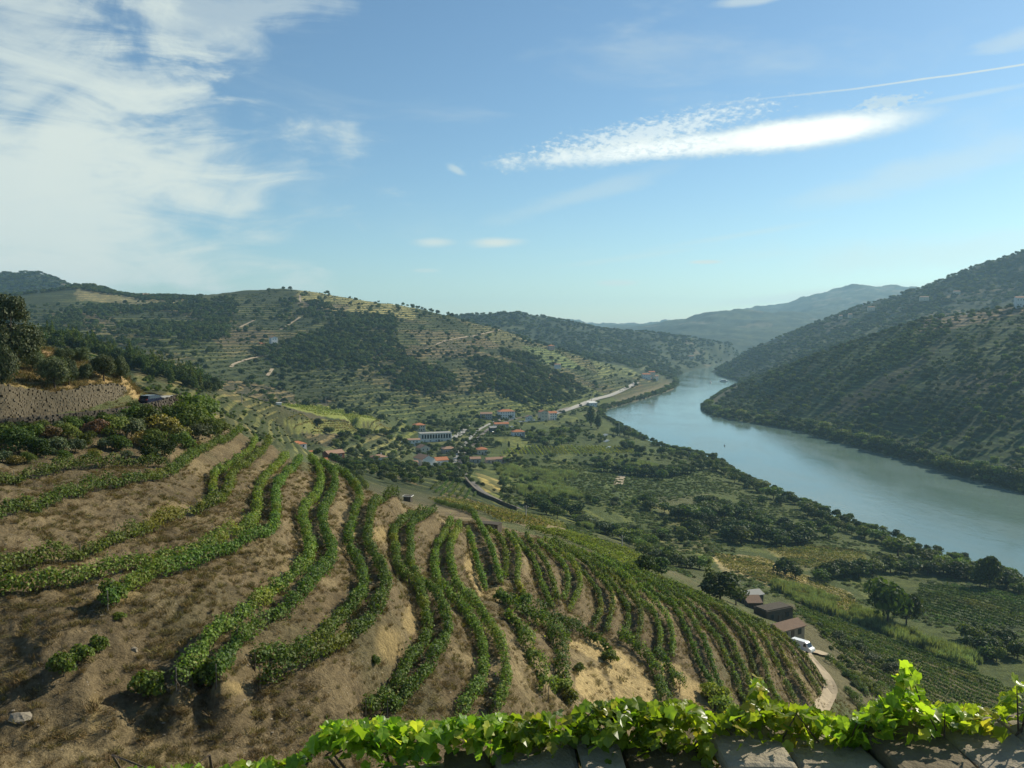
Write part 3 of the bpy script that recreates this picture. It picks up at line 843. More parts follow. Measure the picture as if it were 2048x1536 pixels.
M['fresh'] = leaf_mat('sunlit_vine_leaves', (0.13, 0.22, 0.018), (0.33, 0.43, 0.040), (0.46, 0.44, 0.06), 0.18, 0.6, 0.35, spec=0.5)
M['bark'] = plain('bark', (0.10, 0.075, 0.055), 0.95, 0.35, 3, bump=0.6)
M['post'] = plain('weathered_wood', (0.22, 0.19, 0.15), 0.9, 0.3, 4)
M['wallstone'] = plain('brown_schist_stone', (0.135, 0.110, 0.072), 0.95, 0.5, 0.9, bump=0.8, bscale=9)
M['stone'] = plain('schist_stone', (0.27, 0.23, 0.17), 0.95, 0.4, 1.2, bump=0.8, bscale=9)
M['stone_dark'] = plain('dark_schist_stone', (0.085, 0.07, 0.052), 0.95, 0.4, 1.2, bump=0.8, bscale=9)
M['white'] = plain('limewashed_wall', (0.72, 0.71, 0.66), 0.85, 0.10, 0.6)
M['cream'] = plain('cream_render', (0.60, 0.53, 0.40), 0.85, 0.12, 0.6)
M['pink'] = plain('pink_render', (0.55, 0.40, 0.32), 0.85, 0.12, 0.6)
M['bluish'] = plain('pale_blue_render', (0.50, 0.56, 0.60), 0.85, 0.10, 0.6)
M['redwall'] = plain('red_brown_render', (0.19, 0.075, 0.05), 0.85, 0.15, 0.8)
M['grey'] = plain('grey_render', (0.34, 0.33, 0.30), 0.9, 0.15, 0.8)
M['tile'] = plain('orange_roof_tiles', (0.42, 0.165, 0.075), 0.85, 0.25, 1.4, bump=0.5, bscale=6)
M['tile_old'] = plain('weathered_roof_tiles', (0.33, 0.20, 0.13), 0.9, 0.3, 1.4, bump=0.5, bscale=6)
M['tile_brown'] = plain('brown_farm_tiles', (0.19, 0.125, 0.085), 0.9, 0.3, 1.4, bump=0.5, bscale=6)
M['tile_grey'] = plain('grey_roof_sheets', (0.30, 0.29, 0.26), 0.8, 0.2, 1.2)
M['pane'] = plain('window_glass', (0.025, 0.03, 0.035), 0.12, 0.1, 1, 0.5)
M['door'] = plain('painted_door', (0.10, 0.07, 0.05), 0.6, 0.15, 2)
M['asphalt'] = plain('asphalt', (0.13, 0.125, 0.115), 0.9, 0.2, 0.5)
M['concrete'] = plain('pale_concrete_road', (0.33, 0.31, 0.27), 0.9, 0.15, 0.3)
M['stone_pale'] = plain('pale_schist_stone', (0.27, 0.225, 0.16), 0.95, 0.4, 1.2)
M['dirt'] = plain('pale_dirt_track', (0.34, 0.27, 0.18), 0.95, 0.2, 0.5)
M['ballast'] = plain('track_ballast', (0.20, 0.17, 0.14), 0.95, 0.3, 1.0)
M['steel'] = plain('rail_steel', (0.25, 0.23, 0.21), 0.4, 0.2, 1, 0.5, 0.8)
M['carpaint'] = plain('dark_blue_car_paint', (0.012, 0.016, 0.035), 0.25, 0.05, 1, 0.5)
M['vanpaint'] = plain('white_van_paint', (0.78, 0.78, 0.76), 0.35, 0.05, 1, 0.5)
M['rubber'] = plain('tyre_rubber', (0.02, 0.02, 0.02), 0.8, 0.1, 3)
M['glass'] = plain('vehicle_glass', (0.02, 0.025, 0.03), 0.08, 0.05, 1, 0.6)
M['lamp_red'] = plain('red_lamp_lens', (0.35, 0.02, 0.02), 0.3, 0.05, 1, 0.5)
M['lamp_white'] = plain('clear_lamp_lens', (0.7, 0.7, 0.68), 0.2, 0.05, 1, 0.5)

# ------------------------------------------------------------------ land cover of the ground
PXG, PYG = project(XG, YG, Z)


def land_cover():
    n_f = fbm(XG / 60, YG / 60, 4)
    n_m = fbm(XG / 11 + 31, YG / 11, 4)
    n_s = fbm(XG / 2.5 + 7, YG / 2.5, 3)
    n_b = fbm(XG / 240 + 3, YG / 240 + 8, 3)
    C = np.zeros((NRR, NTH, 3))
    T = np.zeros((NRR, NTH))
    G = np.zeros((NRR, NTH))                           # stoniness

    def mixc(mask, c):
        m = np.clip(mask, 0, 1)[..., None]
        C[:] = C * (1 - m) + np.array(c) * m

    def poly(pts, c, amt=1.0, wob=6.0):
        m = in_poly(PXG + n_f * wob, PYG + n_m * wob * 0.5, pts)
        mixc(m * amt, c)
        return m

    C[:] = (0.105, 0.098, 0.050)
    # near hillside: brown schist soil with dry weeds
    nearm = np.clip((300 - RG) / 60, 0, 1)
    mixc(nearm, (0.175, 0.132, 0.072))
    mixc(nearm * np.clip(n_m * 2.2 - 0.1, 0, 1) * 0.7, (0.300, 0.230, 0.118))
    mixc(nearm * np.clip(n_s * 2.0 - 0.3, 0, 1) * 0.5, (0.066, 0.050, 0.028))
    mixc(nearm * np.clip(-n_m * 2.5 - 0.5, 0, 1) * 0.6, (0.105, 0.10, 0.05))
    G[:] = nearm
    # beyond the crest of the terraces the slope is planted, not bare
    crest = [(482, 856), (540, 880), (600, 910), (670, 935), (735, 968), (800, 983), (870, 1003), (940, 1022), (1020, 1058), (1100, 1078), (1200, 1108), (1300, 1148), (1420, 1198), (1500, 1238), (1560, 1266), (1620, 1308), (1655, 1350), (1668, 1400), (1640, 1460), (1640, 1700), (-500, 1700), (-500, 856)]
    beyond = (RG > 128) & ~in_poly(PXG, PYG, crest)
    mixc(beyond * nearm, (0.095, 0.105, 0.042))
    mixc(beyond * nearm * np.clip(n_m * 2, 0, 1) * 0.6, (0.15, 0.13, 0.062))
    # patchwork on the hills: strips that follow the contours
    hill = np.clip((RG - 330) / 60, 0, 1) * np.clip((Z - 6) / 12, 0, 1)
    fid = np.floor(Z / 17 + n_b * 2.2) * 31.7 + np.floor((XG + 0.6 * YG) / 95 + n_f * 0.7) * 17.3
    rnd = np.abs(np.sin(fid * 12.9898) * 43758.5453) % 1.0
    mixc(hill, (0.044, 0.055, 0.022))
    mixc(hill * (rnd > 0.45) * 0.8, (0.058, 0.068, 0.026))
    mixc(hill * (rnd > 0.68) * 0.8, (0.075, 0.072, 0.034))
    mixc(hill * (rnd > 0.88) * 0.9, (0.085, 0.074, 0.040))
    T[:] = hill * (RG < 2300) * (0.4 + 0.6 * (rnd > 0.3))
    # flood plain
    flat = (RG > 230) * (RG < 1400) * (Z < 40) * (YG > 200)
    mixc(np.clip((40 - Z) / 20, 0, 1) * (RG > 230) * (RG < 1400), (0.086, 0.104, 0.030))
    mixc(flat * np.clip(n_m * 2, 0, 1) * 0.5, (0.088, 0.10, 0.036))
    mixc(flat * np.clip(n_s * 2, 0, 1) * 0.5, (0.042, 0.060, 0.02))
    mixc(flat * np.clip(n_f * 2.5 - 0.3, 0, 1) * 0.5, (0.055, 0.075, 0.03))
    # wooded hills further up the valley
    m = (RG > 1880) * np.clip((RG - 1880) / 150, 0, 1)
    mixc(m, (0.036, 0.052, 0.028))
    mixc(m * (rnd > 0.7) * 0.7, (0.075, 0.088, 0.040))
    mixc(m * (rnd > 0.92) * 0.8, (0.14, 0.12, 0.075))
    T[RG > 2300] = 0
    # right-hand hill
    rh = in_poly(PXG, PYG, [(1395, 850), (1480, 760), (1650, 700), (1850, 635), (2400, 530), (2600, 1200), (2048, 1000)]) & (RG < 1500)
    mixc(rh, (0.034, 0.056, 0.020))
    mixc(rh * np.clip(n_f * 2.5, 0, 1) * 0.6, (0.050, 0.056, 0.026))
    mixc(rh * np.clip(-n_f * 2.5, 0, 1) * 0.6, (0.060, 0.080, 0.028))
    T[rh] = 0.85
    # named patches
    poly([(590, 575), (760, 600), (840, 618), (830, 640), (700, 625), (600, 612)], (0.20, 0.19, 0.075), 0.8)
    poly([(590, 600), (700, 612), (690, 622), (600, 615)], (0.10, 0.08, 0.055), 0.7)
    poly([(150, 570), (270, 585), (390, 598), (330, 615), (150, 600)], (0.19, 0.17, 0.085), 0.8)
    poly([(950, 645), (1030, 665), (1200, 735), (1210, 750), (1100, 715), (1000, 690), (930, 665)], (0.10, 0.098, 0.045), 0.7)
    poly([(820, 660), (920, 665), (960, 700), (860, 720)], (0.11, 0.095, 0.055), 0.6)
    poly([(1040, 690), (1110, 700), (1180, 745), (1080, 725)], (0.10, 0.14, 0.05), 0.6)
    poly([(1180, 720), (1260, 735), (1290, 755), (1200, 755)], (0.12, 0.14, 0.055), 0.7)
    poly([(1700, 770), (1760, 690), (1830, 660), (1900, 640), (1880, 680), (1800, 720), (1760, 740)], (0.15, 0.16, 0.05), 0.55)
    poly([(1850, 640), (2048, 610), (2048, 625), (1900, 660), (1830, 665)], (0.17, 0.13, 0.09), 0.7)
    poly([(1900, 750), (2048, 745), (2048, 780), (1930, 790)], (0.085, 0.075, 0.045), 0.6)
    poly([(1640, 830), (1700, 790), (1880, 690), (1840, 740), (1720, 830)], (0.055, 0.046, 0.030), 0.5)
    # spur behind the road
    spur = in_poly(PXG, PYG, [(-300, 660), (90, 675), (270, 712), (430, 765), (560, 805), (640, 840), (560, 890), (480, 870), (380, 800), (290, 795), (255, 720), (90, 690)]) & (RG > 230) & (RG < 640)
    mixc(spur, (0.066, 0.070, 0.030))
    mixc(spur * np.clip(n_m * 2, 0, 1) * 0.6, (0.125, 0.105, 0.052))
    mixc(spur * np.clip(-n_f * 3, 0, 1) * 0.6, (0.065, 0.08, 0.03))
    T[spur] = 0.9
    poly([(555, 808), (640, 808), (700, 822), (770, 842), (720, 845), (640, 832)], (0.21, 0.23, 0.055), 0.9, 3)
    yf = poly([(560, 845), (640, 838), (780, 855), (790, 862), (700, 868), (600, 866)], (0.19, 0.195, 0.058), 0.9, 3)
    T[in_poly(PXG, PYG, [(550, 803), (790, 842), (800, 868), (560, 868)])] = 0.0
    # dry grass on the rise above the wall
    hump = in_poly(PXG, PYG, [(-300, 690), (90, 680), (160, 700), (265, 760), (285, 800), (200, 776), (120, 790), (0, 772), (-300, 768)]) & (RG < 175)
    mixc(hump, (0.37, 0.26, 0.115))
    mixc(hump * np.clip(n_m * 2, 0, 1) * 0.6, (0.28, 0.17, 0.09))
    mixc(hump * np.clip(-n_m * 3 - 0.6, 0, 1) * 0.7, (0.19, 0.20, 0.05))
    # paths and dry-grass banks on the terraces
    for pts in ([(1130, 1290), (1180, 1275), (1240, 1300), (1300, 1350), (1330, 1420), (1290, 1440), (1230, 1390), (1210, 1330)],
                [(1150, 1330), (1200, 1340), (1240, 1420), (1200, 1440), (1150, 1380)],
                [(1310, 1315), (1360, 1330), (1410, 1380), (1440, 1440), (1390, 1430), (1340, 1370)],
                [(950, 1110), (975, 1180), (1010, 1190), (1000, 1200), (960, 1190), (930, 1130)]):
        poly(pts, (0.44, 0.325, 0.15), 0.9, 8)
    for (px, py, rx, ry) in ((855, 1010, 22, 10), (710, 1060, 16, 12), (760, 1070, 14, 16), (940, 1120, 10, 20), (230, 1190, 45, 12), (330, 1395, 40, 10), (455, 1375, 50, 12), (190, 1430, 14, 40), (990, 1180, 26, 10), (330, 1012, 20, 6), (420, 1000, 20, 5), (620, 1080, 14, 10), (1225, 1190, 8, 20), (1095, 1240, 25, 8), (800, 1120, 12, 30), (780, 1290, 30, 40), (820, 1240, 16, 30)):
        d2 = ((PXG - px) / rx) ** 2 + ((PYG - py) / ry) ** 2
        mixc((RG < 260) * np.clip(1.5 - d2 + n_s * 0.9, 0, 1) * 0.75, (0.34, 0.25, 0.11))
    # fields of the flood plain
    poly([(1420, 1105), (1520, 1112), (1600, 1145), (1700, 1185), (1745, 1240), (1640, 1225), (1540, 1175), (1440, 1140)], (0.34, 0.275, 0.13), 0.9)
    poly([(1530, 1098), (1620, 1092), (1730, 1105), (1740, 1140), (1600, 1142)], (0.17, 0.16, 0.065), 0.8)
    poly([(1100, 940), (1230, 935), (1410, 945), (1430, 985), (1300, 1010), (1150, 985)], (0.075, 0.10, 0.034), 0.8)
    poly([(1290, 1000), (1420, 985), (1440, 1010), (1330, 1030)], (0.15, 0.14, 0.065), 0.5)
    poly([(950, 945), (1000, 960), (1020, 985), (970, 985)], (0.19, 0.16, 0.06), 0.7, 3)
    poly([(1000, 1035), (1100, 1045), (1140, 1060), (1090, 1068)], (0.26, 0.20, 0.11), 0.8, 3)
    poly([(1130, 1065), (1190, 1075), (1320, 1140), (1280, 1140)], (0.17, 0.15, 0.06), 0.6)
    poly([(1840, 1165), (2200, 1190), (2200, 1260), (1880, 1250), (1820, 1215)], (0.07, 0.085, 0.036), 0.8)
    poly([(1570, 1205), (1690, 1245), (2010, 1380), (2200, 1440), (1900, 1480), (1700, 1420), (1640, 1330)], (0.125, 0.105, 0.055), 0.8)
    poly([(1330, 1040), (1440, 1050), (1450, 1075), (1360, 1070)], (0.15, 0.14, 0.055), 0.6)
    poly([(1270, 1070), (1400, 1080), (1440, 1105), (1330, 1110)], (0.13, 0.12, 0.05), 0.6)
    # village ground and gardens
    poly([(560, 900), (800, 880), (960, 870), (960, 940), (800, 945), (600, 940)], (0.095, 0.105, 0.045), 0.7)
    poly([(1160, 830), (1290, 780), (1340, 765), (1350, 780), (1290, 800), (1200, 825)], (0.17, 0.14, 0.08), 0.6)
    C[WET] = (0.06, 0.07, 0.05)
    return C, T, G


LC, LT, LG = land_cover()


def grid_object(name, i0, i1):
    n = i1 - i0
    sl = slice(i0, i1)
    v = np.stack((XG[sl], YG[sl], Z[sl]), -1).reshape(-1, 3)
    a = (np.arange(n - 1)[:, None] * NTH + np.arange(NTH - 1)[None]).ravel()
    f = np.stack((a, a + 1, a + NTH + 1, a + NTH), 1)
    me = mesh_np(name, v, f, M['ground'], True)
    c = np.ones((n * NTH, 4), np.float32)
    c[:, :3] = np.clip(LC[sl].reshape(-1, 3), 0.002, 1)
    at = me.attributes.new('land', 'FLOAT_COLOR', 'POINT')
    at.data.foreach_set('color', c.ravel())
    c2 = np.ones((n * NTH, 4), np.float32)
    c2[:, :3] = LT[sl].reshape(-1, 1)
    c2[:, 3] = LG[sl].ravel()
    at = me.attributes.new('terrace', 'FLOAT_COLOR', 'POINT')
    at.data.foreach_set('color', c2.ravel())
    return tag(obj(name, me), kind='structure')


SPLIT = int((math.log(250.0) - LR0) / DLR)
grid_object('hillside', 0, SPLIT + 1)
grid_object('valley_terrain', SPLIT, NRR)
# the river: one sheet of water at height 0, wide enough to pass under both banks
wv = np.array([(-100, 250, 0), (1500, 250, 0), (1700, 4200, 0), (-100, 4200, 0)], float)
tag(obj('river', mesh_np('river', wv, np.array([[0, 1, 2, 3]]), M['water'])), kind='structure')


# ------------------------------------------------------------------ leaves
def leaf_quads(c, n, size, rg, fold=0.18, up=0.0):
    """kite-shaped leaf faces at points c with outward normals n"""
    k = len(c)
    nn = n + rg.normal(0, 0.55, (k, 3))
    nn[:, 2] += up
    nn /= np.linalg.norm(nn, axis=1, keepdims=True) + 1e-9
    t = rg.normal(0, 1, (k, 3))
    u = np.cross(nn, t)
    u /= np.linalg.norm(u, axis=1, keepdims=True) + 1e-9
    v = np.cross(nn, u)
    s = np.asarray(size)
    s = np.broadcast_to(s, (k,))[:, None] * rg.uniform(0.7, 1.3, (k, 1)) * 0.5
    u, v, f = u * s * 0.9, v * s, nn * s * fold
    q = np.stack((c - v, c + u + f, c + v * 1.05, c - u + f), 1).reshape(-1, 3)
    return q, np.arange(4 * k).reshape(-1, 4)


def row_points(line, per_m, width, hgt, rg, gaps=0.18, base=0.22, seed=0.0, rough=0.25):
    """leaf positions and normals of a trained row of vines along a ground line"""
    dense, L = resample(line, 0.25)
    n = int(L * per_m)
    s = rg.uniform(0, L, n)
    d = np.r_[0, np.cumsum(np.linalg.norm(np.diff(dense, axis=0), axis=1))]
    x, y, z = (np.interp(s, d, dense[:, k]) for k in range(3))
    tx = np.interp(s, d, np.gradient(dense[:, 0], d))
    ty = np.interp(s, d, np.gradient(dense[:, 1], d))
    tl = np.hypot(tx, ty) + 1e-9
    nx, ny = -ty / tl, tx / tl
    b = 1.6 * fbm(s / 1.25 + seed, s * 0 + seed * 1.7, 2)      # every vine a little taller or fuller
    b2 = fbm(s / 6.0 + seed * 3, s * 0 + 2.2, 2)
    gapn = fbm(s / 2.3 + seed * 5, s * 0 + 9.1, 2)
    ht = hgt * (1 + 1.1 * rough * b + 0.25 * b2)
    wd = width * (1 + 1.4 * rough * b)
    ang = rg.uniform(-0.25 * math.pi, 1.25 * math.pi, n)
    rad = rg.uniform(0.55, 1.05, n) ** 0.6
    lat = np.cos(ang) * rad * wd * 0.5
    hh = base + (ht - base) * (0.5 + 0.5 * np.sin(ang) * rad)
    ends = np.minimum(s, L - s)
    hh = hh + np.where(rg.random(n) < 0.06, rg.exponential(0.22, n), 0.0)
    lat = lat + np.where(rg.random(n) < 0.05, rg.normal(0, 0.3, n), 0.0)
    keep = (gapn > -0.75 + gaps) | (rg.random(n) < 0.25)
    keep &= ends > rg.uniform(-0.1, 0.4, n)
    c = np.stack((x + nx * lat, y + ny * lat, z + hh), 1)
    c += rg.normal(0, 0.085 + 0.03 * hgt, c.shape)
    nr = np.stack((nx * np.cos(ang), ny * np.cos(ang), np.sin(ang) + 0.25), 1)
    return c[keep], nr[keep], L


def vine_row(line, label, group, per_m, size, mat, width=0.85, hgt=1.65, seed=0.0, posts=True, parent=None, rough=0.30):
    """a trained row of vines: foliage, stakes and stems"""
    rg = np.random.default_rng(int(seed * 100) + 11)
    c, nr, L = row_points(line, per_m, width, hgt, rg, seed=seed, rough=rough)
    o0 = line[0].copy()
    q, f = leaf_quads(c - o0, nr, size, rg)
    if parent is not None:
        return obj('vine_row', mesh_np('vine_row', q, f, mat), parent, o0)
    root = thing('vine_row', label, 'vine row', o0, 0, group)
    obj('foliage', mesh_np('foliage', q, f, mat), root)
    if posts:
        pts, _ = resample(line, 5.0)
        mb = MB()
        for p in pts:
            p = p - o0
            mb.tube([p + (0, 0, -0.3), p + (0, 0, hgt + 0.12)], 0.035, 5)
        tag(mb.build('stakes', M['post'], root), kind='stuff')
        pts, _ = resample(line, 1.3)
        mb = MB()
        for p in pts:
            p = p - o0 + np.array((rg.normal(0, .06), rg.normal(0, .06), 0))
            mb.tube([p + (0, 0, -0.2), p + (rg.normal(0, .07), rg.normal(0, .07), 0.4), p + (rg.normal(0, .1), rg.normal(0, .1), 0.85)], [0.05, 0.035, 0.025], 4, False)
        tag(mb.build('stems', M['bark'], root), kind='stuff')
    return root


ORD = ['', 'first', 'second', 'third', 'fourth', 'fifth', 'sixth', 'seventh', 'eighth', 'ninth', 'tenth', 'eleventh', 'twelfth', 'thirteenth', 'fourteenth', 'fifteenth', 'sixteenth', 'seventeenth', 'eighteenth', 'nineteenth', 'twentieth']


def on_ground(line):
    line = np.array(line, float)
    line[:, 2] = ground(line[:, 0], line[:, 1])
    return line


for i, (k, ln) in enumerate(row_lines.items()):
    ln, L = resample(ln, 0.5)
    ln = on_ground(ln)
    d = float(np.median(np.hypot(ln[:, 0], ln[:, 1])))
    per_m, size = (300, 0.17) if d < 85 else ((180, 0.20) if d < 115 else (120, 0.23))
    n, side = int(k[:-1]), ('uphill' if k[-1] == 'a' else 'downhill')
    vine_row(ln, f'{side} row of green vines on the {ORD[n]} terrace counted from the upper left', 'vine rows on the curving hillside terraces', per_m, size, M['vine'],
             0.95 if d < 85 else (0.66 if d < 115 else 0.44), 1.6 if d < 85 else (1.4 if d < 115 else 1.2), seed=i * 1.37)

# rows and loose vines that run down the slope between the terraces
LOOSE = [
    ([(1007, 1202), (1032, 1222), (1062, 1240), (1087, 1257), (1120, 1270), (1140, 1283)], 'diagonal vine row beside the bare path below the ninth terrace'),
    ([(1072, 1225), (1100, 1240), (1137, 1257), (1175, 1275), (1205, 1295), (1226, 1315)], 'thick vine row along the pale path, ending in a dark bush'),
    ([(1237, 1275), (1262, 1292), (1287, 1312), (1305, 1332), (1315, 1355), (1322, 1380), (1332, 1415)], 'vine row above the yellow dry grass bank'),
    ([(1312, 1317), (1335, 1337), (1347, 1357), (1360, 1382)], 'short ragged vine row right of the yellow dry grass bank'),
    ([(1012, 1230), (1032, 1252), (1047, 1277), (1055, 1302), (1067, 1327), (1082, 1352), (1090, 1377), (1097, 1402)], 'steep vine row with bare soil on its left, under the diagonal row'),
    ([(1100, 1265), (1115, 1290), (1125, 1315), (1122, 1338), (1130, 1375)], 'bushy tangled vine row beside the yellow bank'),
    ([(695, 938), (720, 955), (733, 975)], 'short vine row on the crest above the red house'),
    ([(872, 1002), (900, 1012), (935, 1020), (950, 1028)], 'vine row along the crest right of the small shed'),
    ([(1650, 1318), (1690, 1345), (1720, 1372), (1735, 1392)], 'vine row right of the farm track'),
    ([(1665, 1325), (1705, 1350), (1740, 1378), (1770, 1405)], 'vine row between the farm track and the grey shrubs'),
    ([(1690, 1378), (1715, 1405), (1735, 1440)], 'short steep vine row right of the farm track bend'),
    ([(1718, 1352), (1760, 1382), (1800, 1415)], 'vine row just left of the straight lower vineyard'),
]
for i, (pts, lab) in enumerate(LOOSE):
    ln = [hit(x, y + 4) for x, y in smooth_line(pts, 4)]
    ln, L = resample(np.array(ln), 0.5)
    vine_row(on_ground(ln), lab, None, 150, 0.25, M['vine'], 1.2, 1.6, seed=70 + i * 1.9, rough=0.45)

# ------------------------------------------------------------------ trees and bushes
def ordinal(n):
    suf = 'th' if 10 <= n % 100 <= 20 else {1: 'st', 2: 'nd', 3: 'rd'}.get(n % 10, 'th')
    return f'{n}{suf}'


def crown_mesh(name, mat, lobes, n, size, seed, fill=0.35, up=0.15, clump=0.0):
    """leaf faces spread over and inside a set of ellipsoid lobes (x, y, z, rx, ry, rz)"""
    rg = np.random.default_rng(seed)
    lobes = np.array(lobes, float)
    w = (lobes[:, 3] * lobes[:, 4] + lobes[:, 3] * lobes[:, 5]) ** 1.0
    which = rg.choice(len(lobes), n, p=w / w.sum())
    d = rg.normal(0, 1, (n, 3))
    d /= np.linalg.norm(d, axis=1, keepdims=True)
    d[:, 2] = np.where((d[:, 2] < -0.35) & (rg.random(n) < 0.6), -d[:, 2], d[:, 2])
    r = 1 - fill * rg.random(n) ** 1.5
    bump = 1 + 0.22 * fbm(d[:, 0] * 2.3 + which * 3.7, d[:, 1] * 2.3 + d[:, 2] * 2.9, 3)
    c = lobes[which, :3] + d * lobes[which, 3:] * (r * bump)[:, None]
    if clump:
        c += rg.normal(0, clump, c.shape)
    q, f = leaf_quads(c, d, size, rg, up=up)
    return mesh_np(name, q, f, mat)


def lobes_round(rg, k, rx, rz, zc, spread=0.55, lr=0.6):
    out = [(0, 0, zc, rx * 0.7, rx * 0.7, rz * 0.8)]
    for i in range(k):
        a = 2 * math.pi * (i + rg.random() * 0.7) / k
        rr = rx * spread * rg.uniform(0.7, 1.15)
        s = rg.uniform(0.75, 1.2) * lr
        out.append((math.cos(a) * rr, math.sin(a) * rr, zc + rz * rg.uniform(-0.45, 0.5), rx * s, rx * s, rz * s * 0.9))
    return out


def trunk_mesh(name, h, r, seed, limbs=3):
    rg = np.random.default_rng(seed)
    mb = MB()
    lean = rg.normal(0, 0.12, 2) * h * 0.3
    pts = [(0, 0, -0.6), (lean[0] * 0.3, lean[1] * 0.3, h * 0.4), (lean[0], lean[1], h)]
    mb.tube(pts, [r * 1.25, r * 0.85, r * 0.5], 7)
    for i in range(limbs):
        a = 2 * math.pi * i / max(limbs, 1) + rg.random()
        z0 = h * rg.uniform(0.45, 0.8)
        b = (lean[0] * 0.7, lean[1] * 0.7, z0)
        mb.tube([b, (b[0] + math.cos(a) * h * 0.3, b[1] + math.sin(a) * h * 0.3, z0 + h * 0.35), (b[0] + math.cos(a) * h * 0.5, b[1] + math.sin(a) * h * 0.5, z0 + h * 0.75)], [r * 0.5, r * 0.35, r * 0.15], 5)
    return mb.mesh(name, M['bark'], True)


_rg = np.random.default_rng(21)
KIND = {}                                                # kind -> list of (crown mesh, trunk mesh, nominal height, nominal width)


def add_kind(k, crown, trunk, h, w):
    KIND.setdefault(k, []).append((crown, trunk, h, w))


for i, (m, n) in enumerate((('tree_dark', 620), ('tree_mid', 620), ('tree_mid', 620), ('tree_light', 560), ('tree_dark', 620))):
    lb = lobes_round(_rg, 6, 2.9, 2.3, 3.6)
    add_kind({'tree_dark': 'dark', 'tree_mid': 'mid', 'tree_light': 'light'}[m], crown_mesh('crown', M[m], lb, n, 0.72, 40 + i), trunk_mesh('trunk', 2.6, 0.2, 40 + i), 6.3, 6.4)
for i in range(2):
    lb = [(0, 0, 2.2 + 1.15 * j, 1.35 * s, 1.35 * s, 1.25) for j, s in enumerate((0.75, 1.0, 1.0, 0.85, 0.5))]
    add_kind('poplar', crown_mesh('crown', M['tree_dark' if i else 'tree_mid'], lb, 620, 0.6, 60 + i), trunk_mesh('trunk', 3.0, 0.2, 60 + i, 0), 8.2, 2.8)
for i in range(2):
    lb = lobes_round(_rg, 7, 2.5, 1.7, 2.9, 0.6)
    add_kind('olive', crown_mesh('crown', M['olive'], lb, 620, 0.55, 70 + i), trunk_mesh('trunk', 2.0, 0.22, 70 + i), 5.0, 5.4)
for i in range(2):
    lb = [(_rg.normal(0, .15), _rg.normal(0, .15), 1.6 + 1.1 * j, s, s, 0.75) for j, s in enumerate((1.9, 1.75, 1.5, 1.25, 0.95, 0.6, 0.3))]
    add_kind('pine', crown_mesh('crown', M['tree_mid' if i else 'tree_dark'], lb, 620, 0.6, 80 + i), trunk_mesh('trunk', 3.5, 0.2, 80 + i, 0), 9.0, 3.8)
for i, m in enumerate(('tree_mid', 'olive', 'tree_dark', 'tree_light')):
    lb = lobes_round(_rg, 4, 1.35, 1.0, 0.85, 0.5)
    add_kind('shrub', crown_mesh('crown', M[m], lb, 190, 0.5, 90 + i), None, 1.9, 2.8)
# close, finely leaved ones
for i in range(3):
    lb = lobes_round(_rg, 9, 2.5, 2.3, 2.7, 0.6, 0.6)
    add_kind('olive_near', crown_mesh('crown', M['olive'], lb, 9000, 0.24, 100 + i, 0.6), trunk_mesh('trunk', 1.9, 0.2, 100 + i), 5.2, 5.8)
lb = lobes_round(_rg, 8, 3.9, 2.9, 4.6, 0.6, 0.62) + [(a + 0.6, b, c + 3.6, d * 0.8, e * 0.8, f * 0.8) for a, b, c, d, e, f in lobes_round(_rg, 7, 3.0, 2.8, 5.2, 0.6, 0.62)]
add_kind('big_near', crown_mesh('crown', M['olive'], lb, 20000, 0.32, 110, 0.7), trunk_mesh('trunk', 5.0, 0.32, 110), 13.0, 9.5)
for i, m in enumerate(('tree_mid', 'tree_light', 'autumn', 'rust', 'tree_dark', 'olive')):
    lb = lobes_round(_rg, 6, 1.35, 1.2, 1.2, 0.6, 0.6)
    add_kind('scrub_' + m, crown_mesh('crown', M[m], lb, 1500, 0.19, 120 + i, 0.5), trunk_mesh('trunk', 0.9, 0.06, 120 + i, 2), 2.6, 3.0)
for i, m in enumerate(('vine', 'vine_yellow')):
    lb = lobes_round(_rg, 5, 0.85, 0.75, 0.8, 0.6, 0.6)
    add_kind('bush_' + m, crown_mesh('crown', M[m], lb, 900, 0.19, 130 + i, 0.6), trunk_mesh('trunk', 0.6, 0.05, 130 + i, 2), 1.75, 1.9)


def put_tree(kind, pos, h, label, cat, group=None, w=None, var=None, name=None):
    """a tree of its own: trunk and crown under one empty"""
    vs = KIND[kind]
    cr, tk, nh, nw = vs[random.randrange(len(vs)) if var is None else var]
    root = thing(name or 'tree', label, cat, pos, random.uniform(0, 6.28), group)
    sw = (w / nw) if w else h / nh * random.uniform(0.9, 1.15)
    root.scale = (sw, sw, h / nh)
    c = obj('crown', cr, root)
    if tk is not None:
        obj('trunk', tk, root)
    return root, c


proto = {}


